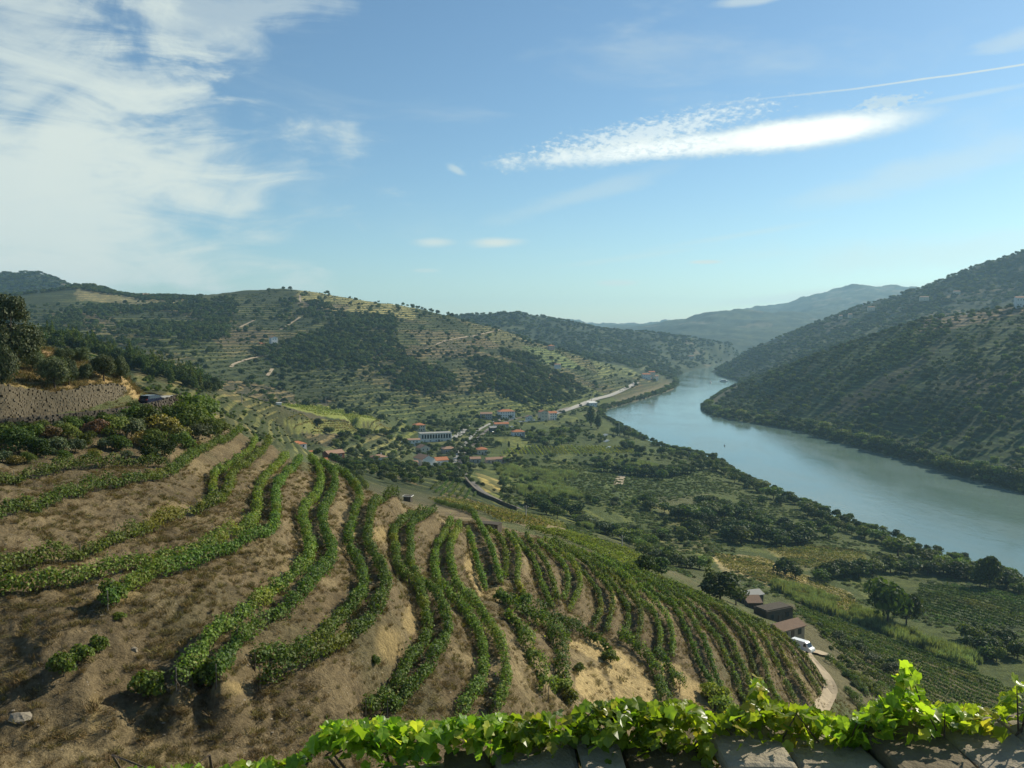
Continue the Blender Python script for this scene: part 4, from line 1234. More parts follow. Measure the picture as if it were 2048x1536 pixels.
def belt(pts, n, jit, hr, kinds, what, where, cat='tree', name='tree', group=None, closed=False, wr=1.0, dmin=0.0):
    """trees along a line (or inside an area) of the photo, standing where the sight line meets the ground"""
    rg = np.random.default_rng(len(pts) * 131 + n)
    spots = []
    if closed:
        poly = np.array(pts, float)
        while len(spots) < n:
            x, y = rg.uniform(poly[:, 0].min(), poly[:, 0].max()), rg.uniform(poly[:, 1].min(), poly[:, 1].max())
            if in_poly(np.array([x]), np.array([y]), poly)[0]:
                spots.append((x, y))
    else:
        ln, _ = resample(smooth_line(pts, 6), 1.0)
        for t in (np.arange(n) + rg.uniform(-0.35, 0.35, n)) / max(n - 1, 1):
            p = ln[int(np.clip(t, 0, 1) * (len(ln) - 1))]
            spots.append((p[0] + rg.normal(0, jit), p[1] + rg.normal(0, jit * 0.45)))
    spots.sort()
    k = 0
    for x, y in spots:
        p = hit(x, y, dmin)
        if p is None or p[2] < 0.3:
            continue
        k += 1
        kd = kinds[int(rg.integers(len(kinds)))]
        root, c = put_tree(kd, p - (0, 0, 0.15), rg.uniform(*hr), f'{what}, {ordinal(k)} from the left {where}', cat, group or f'{cat}s {where}', name=name)
        if wr != 1.0:
            root.scale = (root.scale[0] * wr, root.scale[1] * wr, root.scale[2])
        proto.setdefault(c.data.name, c)


# --- river bank on this side
belt([(2046, 1190), (1990, 1172), (1930, 1152), (1880, 1138), (1830, 1116), (1770, 1090), (1700, 1068), (1650, 1044), (1600, 1024), (1550, 1000), (1500, 975), (1460, 955), (1425, 930)], 58, 6, (5, 9.5), ['mid', 'light', 'mid', 'mid', 'dark'], 'green tree', 'along the near river bank', name='bank_tree', wr=1.2)
belt([(1330, 906), (1370, 912), (1410, 925), (1440, 950)], 16, 5, (5, 9), ['mid', 'light', 'dark'], 'tree', 'on the bank below the landing stage', name='bank_tree', wr=1.2)
put_tree('dark', hit(1978, 1178), 17, 'tallest lone tree by the water near the right edge', 'tree', w=12, var=0)
put_tree('dark', hit(1960, 1176), 9, 'low dark tree at the foot of the tallest waterside tree', 'tree', w=8, var=1)
put_tree('mid', hit(1796, 1112), 11, 'broad dense bush overhanging the water at the middle of the bank', 'tree', w=17, var=0)
put_tree('dark', hit(1910, 1158), 9, 'dark dense bush on the bank left of the tallest waterside tree', 'tree', w=11, var=1)
# --- belts of the flood plain
belt([(1345, 1035), (1420, 1015), (1560, 1035), (1680, 1072), (1700, 1100), (1600, 1100), (1480, 1090), (1390, 1078)], 52, 0, (7, 10.5), ['dark', 'dark', 'mid'], 'dark tree', 'in the wide grove between the fields and the river', closed=True, name='grove_tree', wr=1.35)
belt([(1145, 1042), (1200, 1060), (1260, 1088), (1300, 1112), (1345, 1128), (1405, 1142)], 34, 6, (4, 7), ['mid', 'dark', 'olive', 'light'], 'small tree', 'in the hedge above the yellow vineyard', name='hedge_tree', wr=1.25)
belt([(1055, 1000), (1110, 1010), (1170, 1040), (1150, 1048), (1100, 1035), (1060, 1020)], 15, 0, (6, 9), ['dark', 'mid'], 'tree', 'in the clump behind the pale field', closed=True, name='grove_tree', wr=1.2)
belt([(1185, 928), (1250, 948), (1330, 952), (1400, 938)], 30, 6, (6, 9.5), ['dark', 'mid'], 'dark tree', 'in the belt north of the scrub fields', name='hedge_tree', wr=1.35)
belt([(1640, 1165), (1700, 1150), (1800, 1145), (1880, 1145), (1930, 1160)], 22, 6, (6, 9), ['dark', 'mid'], 'dark tree', 'in the hedge behind the big lone tree', name='hedge_tree', wr=1.3)
belt([(1280, 1010), (1340, 1025), (1440, 1030), (1520, 1010)], 18, 7, (5, 8), ['mid', 'dark'], 'tree', 'in the thin hedge above the grove', name='hedge_tree', wr=1.2)
put_tree('dark', hit(1570, 1152), 8, 'round dark tree alone in the pale dry vineyard', 'tree', w=11, var=0)
put_tree('dark', hit(1592, 1158), 6, 'smaller dark tree touching the round tree in the dry vineyard', 'tree', w=6, var=1)
put_tree('mid', hit(1775, 1258), 19, 'biggest lone tree, between the dry vineyard and the lower field', 'tree', w=16, var=0)
put_tree('dark', hit(1812, 1256), 14, 'second stem of the biggest lone tree, on its right', 'tree', w=11, var=0)
put_tree('dark', hit(1440, 1203), 8.5, 'dense dark tree beside the barn with the grey roof', 'tree', w=11, var=0)
put_tree('pine', hit(1418, 1192), 10, 'dark pointed conifer left of the barn with the grey roof', 'conifer', w=4.5)
put_tree('mid', hit(1472, 1210), 6, 'tree in front of the barn with the grey roof', 'tree', w=7)
put_tree('dark', hit(1291, 1150), 4.5, 'left one of two round trees below the yellow vineyard', 'tree', w=5)
put_tree('dark', hit(1317, 1152), 5, 'right one of two round trees below the yellow vineyard', 'tree', w=6.5)
belt([(1640, 1268), (1680, 1285), (1720, 1305), (1760, 1330), (1790, 1350)], 16, 7, (2.2, 3.6), ['olive', 'olive', 'dark'], 'grey-green olive bush', 'between the farm track and the lower vineyard', cat='bush', name='olive_bush')
belt([(1920, 1280), (1960, 1275), (2010, 1272), (2048, 1285), (2040, 1330), (1980, 1325), (1940, 1300)], 16, 0, (4, 7.5), ['dark', 'mid'], 'dark tree', 'in the thicket at the right edge', closed=True, name='grove_tree', wr=1.2)
# --- village and landing stage
belt([(690, 905), (720, 893), (800, 900), (940, 892), (925, 965), (870, 970), (800, 962), (780, 945), (740, 935), (700, 940)], 56, 0, (3.5, 6.5), ['olive', 'mid', 'dark', 'olive'], 'garden tree', 'among the village houses', closed=True, dmin=420, name='garden_tree')
belt([(640, 872), (700, 876), (800, 868), (860, 850)], 20, 5, (5, 8), ['dark', 'mid'], 'dark tree', 'along the road above the village', dmin=620, name='garden_tree')
belt([(945, 880), (990, 890), (1040, 900)], 12, 6, (4, 7), ['dark', 'mid', 'poplar'], 'tree', 'beside the railway line', dmin=450, name='garden_tree')
belt([(1040, 880), (1090, 862), (1150, 865), (1190, 880), (1170, 895), (1080, 895)], 30, 0, (5.5, 8.5), ['mid', 'dark', 'light'], 'orchard tree', 'in the orchard behind the landing stage', closed=True, name='orchard_tree', wr=1.25)
put_tree('poplar', hit(1182, 852), 24, 'tall dark column of poplars nearest the river bend', 'tree', w=11)
put_tree('poplar', hit(1196, 858), 17, 'shorter poplar on the right of the tall dark column', 'tree', w=9)
belt([(1225, 868), (1240, 872), (1256, 876), (1266, 880)], 7, 2, (9, 15), ['poplar', 'dark', 'mid'], 'tree', 'in the cluster by the landing stage')
belt([(1250, 900), (1270, 905), (1245, 895), (1290, 908), (1320, 910)], 10, 3, (6, 10), ['dark', 'dark', 'mid'], 'dark tree', 'around the white steps by the river')
belt([(1205, 826), (1240, 815), (1290, 798), (1330, 783), (1352, 770), (1345, 762)], 34, 3, (6, 11), ['mid', 'light', 'mid'], 'waterside tree', 'below the riverside road', name='waterside_tree', wr=1.3)
# --- opposite bank
belt([(2046, 968), (1980, 955), (1900, 935), (1800, 905), (1700, 880), (1600, 853), (1500, 838), (1440, 826), (1415, 815)], 66, 4, (7, 13), ['mid', 'dark', 'light', 'mid'], 'tree', 'along the opposite river bank', name='waterside_tree', wr=1.2)
put_tree('light', hit(1928, 950), 12, 'bright yellow-green willow on the opposite bank', 'tree', w=12)
put_tree('olive', hit(2010, 968), 11, 'silvery tree on the opposite bank near the right edge', 'tree', w=13)
belt([(1418, 800), (1432, 790), (1450, 778), (1470, 770)], 9, 2, (8, 13), ['dark', 'mid', 'light'], 'tree', 'on the tip of the opposite bank', name='waterside_tree')
# --- above the wall on the left
for px, py, hp, wp, kd, lab in (
        (24, 752, 200, 118, 'big_near', 'largest tree, grey-green, cut by the left edge'),
        (4, 785, 105, 66, 'olive_near', 'olive tree low at the left edge, under the largest tree'),
        (66, 742, 62, 50, 'olive_near', 'olive tree right of the trunk of the largest tree'),
        (110, 782, 78, 66, 'olive_near', 'dark full olive tree standing lowest on the dry grass'),
        (138, 770, 62, 40, 'olive_near', 'slim olive tree touching the lowest dark olive on its right'),
        (128, 726, 34, 42, 'olive_near', 'small olive tree high on the dry grass'),
        (160, 728, 36, 36, 'olive_near', 'small silvery olive tree behind the round olives'),
        (170, 760, 36, 34, 'olive_near', 'lowest small olive bush between the olive trees'),
        (208, 762, 60, 52, 'olive_near', 'round dark olive tree, left one of the pair by the road bend'),
        (242, 764, 58, 38, 'olive_near', 'round silvery olive tree, right one of the pair by the road bend')):
    p = hit(px, py)
    d = p[1]
    put_tree(kd, p, hp * d / FPX, lab, 'tree', 'olive trees above the road wall', wp * d / FPX, name='olive_tree')
# --- scrub on the bank under the road
SCRUB = [(10, 893, 'tree_mid', 46), (38, 905, 'tree_dark', 52), (62, 884, 'tree_mid', 40), (78, 915, 'tree_dark', 44), (100, 880, 'rust', 34), (112, 908, 'olive', 40), (30, 930, 'autumn', 26),
         (135, 878, 'tree_light', 38), (150, 905, 'olive', 34), (172, 892, 'tree_mid', 32), (192, 870, 'rust', 36), (212, 900, 'olive', 30), (226, 872, 'tree_light', 46), (240, 902, 'tree_mid', 36), (262, 880, 'olive', 50),
         (284, 892, 'autumn', 34), (290, 858, 'tree_dark', 48), (310, 900, 'tree_mid', 44), (322, 872, 'autumn', 52), (348, 884, 'autumn', 46), (345, 852, 'tree_mid', 44), (372, 862, 'tree_light', 62), (392, 852, 'tree_light', 70), (365, 898, 'tree_light', 40),
         (398, 884, 'olive', 44), (420, 872, 'tree_light', 42), (440, 868, 'tree_mid', 34), (386, 900, 'autumn', 26), (330, 912, 'tree_dark', 36), (300, 922, 'tree_dark', 32), (255, 918, 'olive', 22), (190, 912, 'autumn', 20), (55, 925, 'tree_mid', 26), (5, 925, 'olive', 30), (130, 920, 'tree_mid', 24),
         (15, 866, 'tree_mid', 26), (48, 864, 'tree_dark', 24), (84, 862, 'tree_mid', 26), (118, 858, 'olive', 22), (146, 858, 'tree_mid', 30), (178, 852, 'tree_dark', 24), (208, 850, 'tree_mid', 28), (236, 846, 'olive', 26), (258, 844, 'tree_mid', 34), (278, 838, 'tree_dark', 36)]
NM = {'tree_mid': 'green', 'tree_dark': 'dark green', 'rust': 'rusty red', 'olive': 'grey-green', 'autumn': 'yellowing', 'tree_light': 'light green'}
cnt = {}
for px, py, kd, hp in sorted(SCRUB):
    p = hit(px, py)
    cnt[kd] = cnt.get(kd, 0) + 1
    put_tree('scrub_' + kd, p - (0, 0, 0.2), 1.15 * hp * p[1] / FPX, f'{NM[kd]} shrub on the bank under the road, {ordinal(cnt[kd])} {NM[kd]} one from the left', 'shrub', 'shrubs on the bank under the road', hp * 1.4 * p[1] / FPX, name='shrub')
# --- single vines and bushes on the terraces
for px, py, hp, wp, kd, lab in (
        (128, 1352, 62, 62, 'bush_vine', 'lone vine bush on the bare bank at lower left, left of two'), (165, 1322, 42, 48, 'bush_vine', 'thin vine shoot between the two lone bushes at lower left'),
        (200, 1306, 46, 40, 'bush_vine', 'lone vine bush on the bare bank at lower left, right of two'), (300, 1398, 74, 80, 'bush_vine', 'vine bush with a long shadow, alone on the lowest bare path'),
        (418, 1378, 78, 80, 'bush_vine', 'large vine bush at the near end of the fourth terrace'), (225, 1208, 60, 60, 'bush_vine', 'vine bush ending the lower row of the third terrace'),
        (1220, 1326, 34, 40, 'bush_vine', 'dark bush at the end of the thick diagonal vine row'), (1050, 1215, 34, 34, 'bush_vine', 'dark bush at the foot of the ninth terrace'),
        (1000, 1205, 34, 30, 'bush_vine', 'bush on the pale landing between the terraces'), (1157, 1345, 24, 26, 'bush_vine', 'tiny dark bush on the yellow dry grass bank'),
        (1120, 1385, 36, 50, 'bush_vine_yellow', 'yellowish bush left of the yellow dry grass bank'), (1140, 1412, 46, 40, 'bush_vine', 'dark green bush under the yellowish bush'),
        (1432, 1408, 46, 52, 'bush_vine_yellow', 'upper part of the bright yellow-green vine clump'), (1450, 1440, 50, 60, 'bush_vine_yellow', 'lower part of the bright yellow-green vine clump'),
        (1415, 1395, 30, 34, 'bush_vine_yellow', 'small bright bush left of the bright yellow-green vine clump'),
        (750, 1330, 24, 24, 'bush_vine', 'small dark bush alone on the bank under the fifth terrace'), (240, 1238, 18, 28, 'bush_vine', 'low grey-green plant under the third terrace')):
    p = hit(px, py)
    put_tree(kd, p - (0, 0, 0.05), hp * p[1] / FPX, lab, 'bush', None, wp * p[1] / FPX, name='vine_bush')


# --- three low bushes by the dirt track of the flood plain (also the pattern for the scrub masses)
for v, (px, py, lab) in enumerate(((1262, 972, 'low green bush right of the white dirt track'), (1228, 985, 'low grey-green bush left of the white dirt track'), (1310, 1004, 'low dark bush beside the bright bare patch'), (1222, 962, 'low light green bush further left of the white dirt track'))):
    put_tree('shrub', hit(px, py), 2.0, lab, 'bush', None, 3.0, v, name='low_bush')

# ------------------------------------------------------------------ masses nobody could count
def scatter(name, pts, scl, objs, label, cat, zs=None):
    """points that carry copies of a few plant shapes"""
    me = bpy.data.meshes.new(name)
    me.vertices.add(len(pts))
    me.vertices.foreach_set('co', np.ascontiguousarray(pts, np.float32).ravel())
    rg = np.random.default_rng(len(pts))
    sc = np.stack((scl, scl, scl if zs is None else zs), 1).astype(np.float32)
    a = me.attributes.new('scl', 'FLOAT_VECTOR', 'POINT')
    a.data.foreach_set('vector', sc.ravel())
    a = me.attributes.new('rot', 'FLOAT', 'POINT')
    a.data.foreach_set('value', rg.uniform(0, 6.283, len(pts)).astype(np.float32))
    a = me.attributes.new('pick', 'INT', 'POINT')
    a.data.foreach_set('value', rg.integers(0, len(objs), len(pts)).astype(np.int32))
    o = obj(name, me)
    ng = bpy.data.node_groups.new(name, 'GeometryNodeTree')
    ng.interface.new_socket('Geometry', in_out='INPUT', socket_type='NodeSocketGeometry')
    ng.interface.new_socket('Geometry', in_out='OUTPUT', socket_type='NodeSocketGeometry')
    N, Lk = ng.nodes, ng.links
    gi, go = N.new('NodeGroupInput'), N.new('NodeGroupOutput')
    jn = N.new('GeometryNodeJoinGeometry')
    for ob in reversed(objs):
        oi = N.new('GeometryNodeObjectInfo')
        oi.transform_space = 'ORIGINAL'
        oi.inputs['Object'].default_value = ob
        oi.inputs['As Instance'].default_value = True
        Lk.new(oi.outputs['Geometry'], jn.inputs[0])
    ip = N.new('GeometryNodeInstanceOnPoints')
    ip.inputs['Pick Instance'].default_value = True

    def attr(nm, typ):
        q = N.new('GeometryNodeInputNamedAttribute')
        q.data_type = typ
        q.inputs['Name'].default_value = nm
        return q.outputs['Attribute']
    cx = N.new('ShaderNodeCombineXYZ')
    Lk.new(attr('rot', 'FLOAT'), cx.inputs[2])
    e2r = N.new('FunctionNodeEulerToRotation')
    Lk.new(cx.outputs[0], e2r.inputs[0])
    Lk.new(gi.outputs[0], ip.inputs['Points'])
    Lk.new(jn.outputs[0], ip.inputs['Instance'])
    Lk.new(attr('pick', 'INT'), ip.inputs['Instance Index'])
    Lk.new(e2r.outputs[0], ip.inputs['Rotation'])
    Lk.new(attr('scl', 'FLOAT_VECTOR'), ip.inputs['Scale'])
    Lk.new(ip.outputs[0], go.inputs[0])
    md = o.modifiers.new('plants', 'NODES')
    md.node_group = ng
    return tag(o, label, cat, kind='stuff')


def crown_objs(*kinds):
    """crowns of trees that stand in the scene, to copy from"""
    out = []
    for k in kinds:
        for cr, tk, nh, nw in KIND[k]:
            for o in bpy.data.objects:
                if o.type == 'MESH' and o.data == cr:
                    out.append(o)
                    break
    return out


CELL = RG * RG * DTH * DLR
VIEW = np.abs(THg) < R(39)
NB = fbm(XG / 75 + 3, YG / 75, 4)
NB2 = fbm(XG / 24 + 13, YG / 24, 3)


def sample(density, seed):
    """random points with the given number per square metre"""
    rg = np.random.default_rng(seed)
    ex = density * CELL * VIEW
    n = rg.poisson(ex)
    i, j = np.nonzero(n)
    rep = n[i, j]
    i, j = np.repeat(i, rep).astype(float), np.repeat(j, rep).astype(float)
    i += rg.uniform(-0.5, 0.5, len(i))
    j += rg.uniform(-0.5, 0.5, len(j))
    r, th = np.exp(LR0 + DLR * i), TH0 + DTH * j
    x, y = r * np.sin(th), r * np.cos(th)
    return np.stack((x, y, ground(x, y)), 1), rg


def area(*polys, wob=8.0):
    m = np.zeros(PXG.shape, bool)
    for p in polys:
        m |= in_poly(PXG + NB * wob, PYG + NB2 * wob * 0.6, p)
    return m


rr = lambda a, b: (RG > a) & (RG < b)
dry = ~WET & (Z > 1.0)
WOOD_A = area([(500, 700), (560, 690), (640, 662), (720, 628), (790, 640), (800, 690), (830, 722), (900, 748), (918, 775), (860, 792), (800, 772), (740, 735), (650, 742), (580, 748)]) & rr(850, 1700)
WOOD_B = area([(90, 640), (200, 612), (330, 605), (470, 612), (460, 680), (370, 700), (230, 690), (100, 680)]) & rr(800, 1800)
WOOD_C = area([(1000, 700), (1090, 715), (1160, 770), (1180, 795), (1100, 815), (1010, 800), (960, 760)], [(930, 730), (980, 700), (1010, 760), (960, 790)]) & rr(850, 1700)
WOOD_D = area([(560, 600), (650, 610), (700, 640), (640, 650), (560, 640)], [(400, 600), (470, 600), (470, 660), (400, 690), (360, 690)]) & rr(900, 1800)
HILL = rr(820, 1760) & (PXG < 1330) & (Z > 14) & dry
dens = 0.024 * WOOD_A + 0.012 * (WOOD_B & (NB > -0.1)) + 0.020 * (WOOD_C & (NB > -0.2)) + 0.012 * (WOOD_D & (NB2 > -0.2)) + HILL * (0.0016 * (NB2 > 0.0) + 0.0004)
dens = dens + 0.02 * (area([(100, 572), (160, 566), (240, 584), (300, 592), (400, 596), (400, 602), (290, 602), (150, 578)], wob=2) & rr(1600, 2100))
pts, rg_ = sample(np.minimum(dens, 0.024), 1)
scatter('woodland', pts, rg_.uniform(0.75, 1.5, len(pts)), crown_objs('dark', 'mid'), 'dark woods and scattered trees on the terraced hill left of the valley', 'woodland')
# pines on the crest of the spur behind the road
m = area([(60, 672), (100, 672), (260, 715), (440, 770), (440, 790), (330, 768), (200, 715), (80, 695)], wob=4) & rr(400, 620)
pts, rg_ = sample(0.030 * m, 2)
scatter('pine_wood', pts, rg_.uniform(0.8, 1.35, len(pts)), crown_objs('pine', 'dark'), 'belt of dark pines on the crest of the spur behind the road', 'woodland')
# scrub on the spur
m = rr(250, 640) & (PXG < 640) & (PYG < 880) & (NB2 > 0.1)
frs = np.mod(Z / 2.6 + 0.3 * NB2, 1.0)
m2 = rr(250, 640) & (PXG < 640) & (PYG < 890) & (frs < 0.33)
pts, rg_ = sample(0.008 * m + 0.10 * m2, 3)
scatter('spur_scrub', pts, rg_.uniform(0.3, 0.75, len(pts)), crown_objs('shrub'), 'scattered bushes on the pale terraced spur behind the road', 'scrub')

# vines and low bushes in contour rows on the terraced hill
fr = np.mod(Z / 3.85 + 0.3 * NB, 1.0)
m = HILL & ~WOOD_A & (fr < 0.34) & (NB > -0.45)
pts, rg_ = sample(0.060 * m * np.clip(1.4 - RG / 2600, 0.3, 1), 4)
scatter('terrace_vines', pts, rg_.uniform(0.6, 1.2, len(pts)), crown_objs('shrub'), 'vines and low bushes in contour rows on the far terraced hill', 'vineyard', rg_.uniform(0.45, 0.8, len(pts)))
# right-hand hill
RH = in_poly(PXG, PYG, [(1395, 850), (1480, 762), (1650, 700), (1850, 636), (2500, 520), (2600, 1200), (2048, 992), (1700, 895), (1500, 848)]) & rr(500, 1500) & dry
fr2 = np.mod(Z / 5.2 + 0.5 * NB, 1.0)
bare = area([(1640, 840), (1700, 790), (1880, 690), (1840, 745), (1720, 835)], [(1860, 640), (2048, 612), (2048, 626), (1900, 662)]) & RH
pts, rg_ = sample(RH * (~bare) * (0.036 * (NB2 > -0.1) * (fr2 < 0.5) + 0.005) + bare * 0.006, 5)
scatter('hillside_scrub', pts, rg_.uniform(0.35, 1.2, len(pts)), crown_objs('dark', 'mid', 'olive', 'mid', 'light'), 'bushes and small trees covering the hill right of the river', 'scrub')
m = area([(1700, 775), (1760, 690), (1830, 655), (1900, 640), (1890, 675), (1800, 722), (1760, 745)]) & RH
pts, rg_ = sample(0.03 * m, 6)
scatter('yellow_scrub', pts, rg_.uniform(0.35, 0.8, len(pts)), crown_objs('light'), 'yellow-green bushes in a strip on the hill right of the river', 'scrub')
# forests further up
FAR_L = (rr(1950, 3600) & (PXG < 1500) | (rr(2300, 3000) & (PXG < 230))) & dry & (Z > 3)
FAR_R = rr(1720, 3000) & (PXG > 1400) & dry & (Z > 3)
pts, rg_ = sample((FAR_L | FAR_R) * (0.0038 * (NB > -0.3) + 0.0008), 7)
scatter('far_forest', pts, rg_.uniform(1.2, 2.4, len(pts)), crown_objs('dark', 'mid'), 'dark forest on the farther hills on both sides of the river', 'forest', rg_.uniform(0.9, 1.6, len(pts)))
# gardens, orchards and hedges on the valley floor
m = rr(330, 1350) & (Z < 62) & dry & (PXG > 540) & (PXG < 1420) & (NB2 > 0.05)
open_f = area([(1100, 935), (1230, 930), (1420, 945), (1430, 990), (1300, 1012), (1150, 990)], [(840, 950), (960, 985), (1140, 1062), (1000, 1060), (830, 1000)], [(560, 805), (790, 840), (800, 868), (560, 868)], [(1000, 890), (1295, 890), (1295, 912), (980, 912)], [(1160, 1060), (1330, 1140), (1280, 1150), (1040, 1070)], wob=2)
gard = area([(640, 890), (720, 882), (960, 880), (940, 960), (880, 960), (800, 990), (740, 975), (690, 945)], wob=3) & rr(380, 830)
pts, rg_ = sample(0.0085 * (m & ~open_f) + 0.014 * (gard & (NB2 > -0.3)), 8)
hs_ = np.array([[o.location.x, o.location.y] for o in bpy.data.objects if o.get('category') in ('house', 'building')] or [[0, 0]])
scatter('valley_scrub', pts, rg_.uniform(0.35, 1.0, len(pts)), crown_objs('mid', 'olive', 'dark', 'light'), 'bushes, hedges and garden trees scattered over the valley floor', 'scrub')
m = (area([(1100, 940), (1230, 935), (1410, 945), (1430, 985), (1300, 1010), (1150, 985)], [(1280, 1040), (1440, 1050), (1460, 1100), (1330, 1112)]) | (rr(260, 700) & (PXG > 1000) & (Z < 45) & (NB2 > -0.12))) & dry
pts, rg_ = sample(0.13 * m, 9)
scatter('heath', pts, rg_.uniform(0.45, 1.1, len(pts)), [o for o in crown_objs('shrub') if o.data.materials[0] in (M['tree_mid'], M['tree_light'])], 'low green heath on the flood plain on both sides of the white dirt track', 'ground cover', rg_.uniform(0.2, 0.55, len(pts)))
m = ~WET & (Z < 5.5) & rr(380, 2400) & (np.abs(THg) < R(36)) & ((PYG < 1180) & (PXG > 1180))
pts, rg_ = sample(0.070 * m, 14)
bk_ = np.vstack([resample(q[:, :2], 6.0)[0] for q in (left_bank, right_bank)])
near_w = np.array([np.min((bk_[:, 0] - a) ** 2 + (bk_[:, 1] - b) ** 2) for a, b in pts[:, :2]]) < 9.0 ** 2
pts = pts[near_w]
scatter('bank_scrub', pts, rg_.uniform(0.4, 0.95, len(pts)), crown_objs('mid', 'dark', 'light'), 'dense bushes fringing both river banks', 'scrub')


def blade_clump(name, mat, n, h, spread, wid, seed, lean=0.25):
    rg = np.random.default_rng(seed)
    a = rg.uniform(0, 6.283, n)
    r = spread * np.sqrt(rg.random(n))
    b = np.stack((np.cos(a) * r, np.sin(a) * r, np.full(n, -0.05)), 1)
    d = np.stack((rg.normal(0, lean, n), rg.normal(0, lean, n), np.ones(n)), 1)
    hh = h * rg.uniform(0.55, 1.1, n)[:, None]
    s = rg.normal(0, 1, (n, 3))
    s[:, 2] = 0
    s /= np.linalg.norm(s, axis=1, keepdims=True)
    s *= wid
    q = np.stack((b - s * 0.6, b + s * 0.6, b + d * hh * 0.6 + s, b + d * hh), 1).reshape(-1, 3)
    return mesh_np(name, q, np.arange(4 * n).reshape(-1, 4), mat)


reed_me = [blade_clump('reeds', M['reed'], 150, 4.2, 1.7, 0.14, 300 + i, 0.18) for i in range(2)]
reed_roots = []
for i, (px, py, lab) in enumerate(((1085, 985, 'pale reed clump at the front of the reed bed by the grove'), (1640, 1218, 'pale reed clump in the strip above the lower vineyard'))):
    p = hit(px, py)
    o = obj('reed_clump', reed_me[i], None, p)
    tag(o, lab, 'reeds')
    reed_roots.append(o)
REEDS = area([(985, 935), (1060, 940), (1130, 945), (1155, 955), (1120, 965), (1040, 962), (1000, 958)], [(1035, 975), (1090, 965), (1150, 980), (1160, 1000), (1080, 1000), (1040, 992)],
             [(1540, 1168), (1580, 1172), (1700, 1212), (1770, 1245), (1900, 1300), (1990, 1335), (1985, 1348), (1880, 1318), (1760, 1262), (1640, 1225), (1560, 1190)],
             [(1160, 1040), (1200, 1050), (1190, 1062), (1160, 1056)], [(1180, 920), (1290, 925), (1330, 940), (1250, 935)], wob=9) & rr(240, 900) & dry
pts, rg_ = sample(0.15 * REEDS * (NB2 > -0.45), 10)
rh_ = np.clip(0.72 + 0.5 * fbm(pts[:, 0] / 9, pts[:, 1] / 9, 2), 0.3, 1.2) * rg_.uniform(0.7, 1.1, len(pts))
scatter('reed_bed', pts, rh_, reed_roots, 'pale green reed beds in strips on the flood plain', 'reeds')

m = area([(1650, 1290), (1690, 1300), (1800, 1385), (1840, 1440), (1760, 1440), (1690, 1360)], wob=3) & rr(150, 290)
pts, rg_ = sample(0.10 * m, 15)
scatter('slope_scrub', pts, rg_.uniform(0.25, 0.8, len(pts)), crown_objs('shrub'), 'low scrub on the slope between the farm track and the lower vineyard', 'scrub')
# dry weeds and stones on the banks of the near hillside
row_d = np.full(Z.shape, 9.0)
tuft_me = [blade_clump('dry_tuft', M['dry_grass'], 60, 0.42, 0.32, 0.018, 320 + i, 0.55) for i in range(2)]
tufts = []
for i, (px, py, lab) in enumerate(((182, 1420, 'tall dry grass tuft on the lowest bank at left'), (1240, 1360, 'dry grass tuft on the yellow bank'))):
    o = obj('grass_tuft', tuft_me[i], None, hit(px, py))
    o.scale = (1.6, 1.6, 1.8)
    tufts.append(tag(o, lab, 'grass'))
NS = fbm(XG / 4 + 2, YG / 4 + 5, 3)
SLOPE = rr(36, 185) & ((PYG > 930) | ((PXG < 300) & (PYG > 770) & (PYG < 850)))
yel = (LC[..., 0] > 0.24)
pts, rg_ = sample(SLOPE * (1.5 * (NS > -0.1) + 0.5) * (1 - 0.8 * yel) * np.clip(110 / RG, 0.3, 1.6), 11)
scatter('dry_weeds', pts, rg_.uniform(0.4, 1.4, len(pts)) ** 1.5, tufts, 'dry brown weeds and grass covering the banks between the terraces', 'grass', rg_.uniform(0.25, 1.0, len(pts)))
hp_ = rr(100, 175) & (PXG < 300) & (PYG < 800) & (LC[..., 0] > 0.2)
pts, rg_ = sample(1.6 * hp_, 12)
scatter('hay_grass', pts, rg_.uniform(0.7, 1.8, len(pts)), tufts, 'long dry grass on the rise above the road wall', 'grass')


def stone_mesh(name, mat, seed, flat=0.6):
    rg = np.random.default_rng(seed)
    mb = MB()
    k = 8
    vs = [(0, 0, 0.5 * flat)]
    for ring, (rad, z) in enumerate(((0.35, 0.42), (0.5, 0.05), (0.42, -0.3))):
        for i in range(k):
            a = 2 * math.pi * i / k
            q = rad * rg.uniform(0.55, 1.35)
            vs.append((math.cos(a) * q, math.sin(a) * q * 0.75, z * flat * rg.uniform(0.8, 1.15)))
    fs = [(0, 1 + i, 1 + (i + 1) % k) for i in range(k)]
    for r_ in range(2):
        for i in range(k):
            a, b = 1 + r_ * k + i, 1 + r_ * k + (i + 1) % k
            fs.append((a, a + k, b + k, b))
    mb._add(vs, fs)
    return mb.mesh(name, mat)


st_me = [stone_mesh('stone', M['stone_pale' if i else 'stone'], 400 + i) for i in range(3)]
stones = []
for i, (px, py, s, lab) in enumerate(((40, 1438, 1.3, 'large grey boulder on the bank at lower left'), (344, 1377, 0.9, 'pale stone on the bare path at lower left'), (268, 1300, 0.6, 'pale flat stone on the bare bank under the third terrace'))):
    o = obj('boulder', st_me[i], None, hit(px, py), i * 1.3)
    o.scale = (s, s, s)
    stones.append(tag(o, lab, 'stone'))
pts, rg_ = sample(SLOPE * 0.55 * (NS > -0.2), 13)
scatter('loose_stones', pts, 0.06 + 0.30 * rg_.random(len(pts)) ** 3, stones, 'small loose stones lying on the banks between the terraces', 'stones', 0.05 + 0.12 * rg_.random(len(pts)) ** 2)


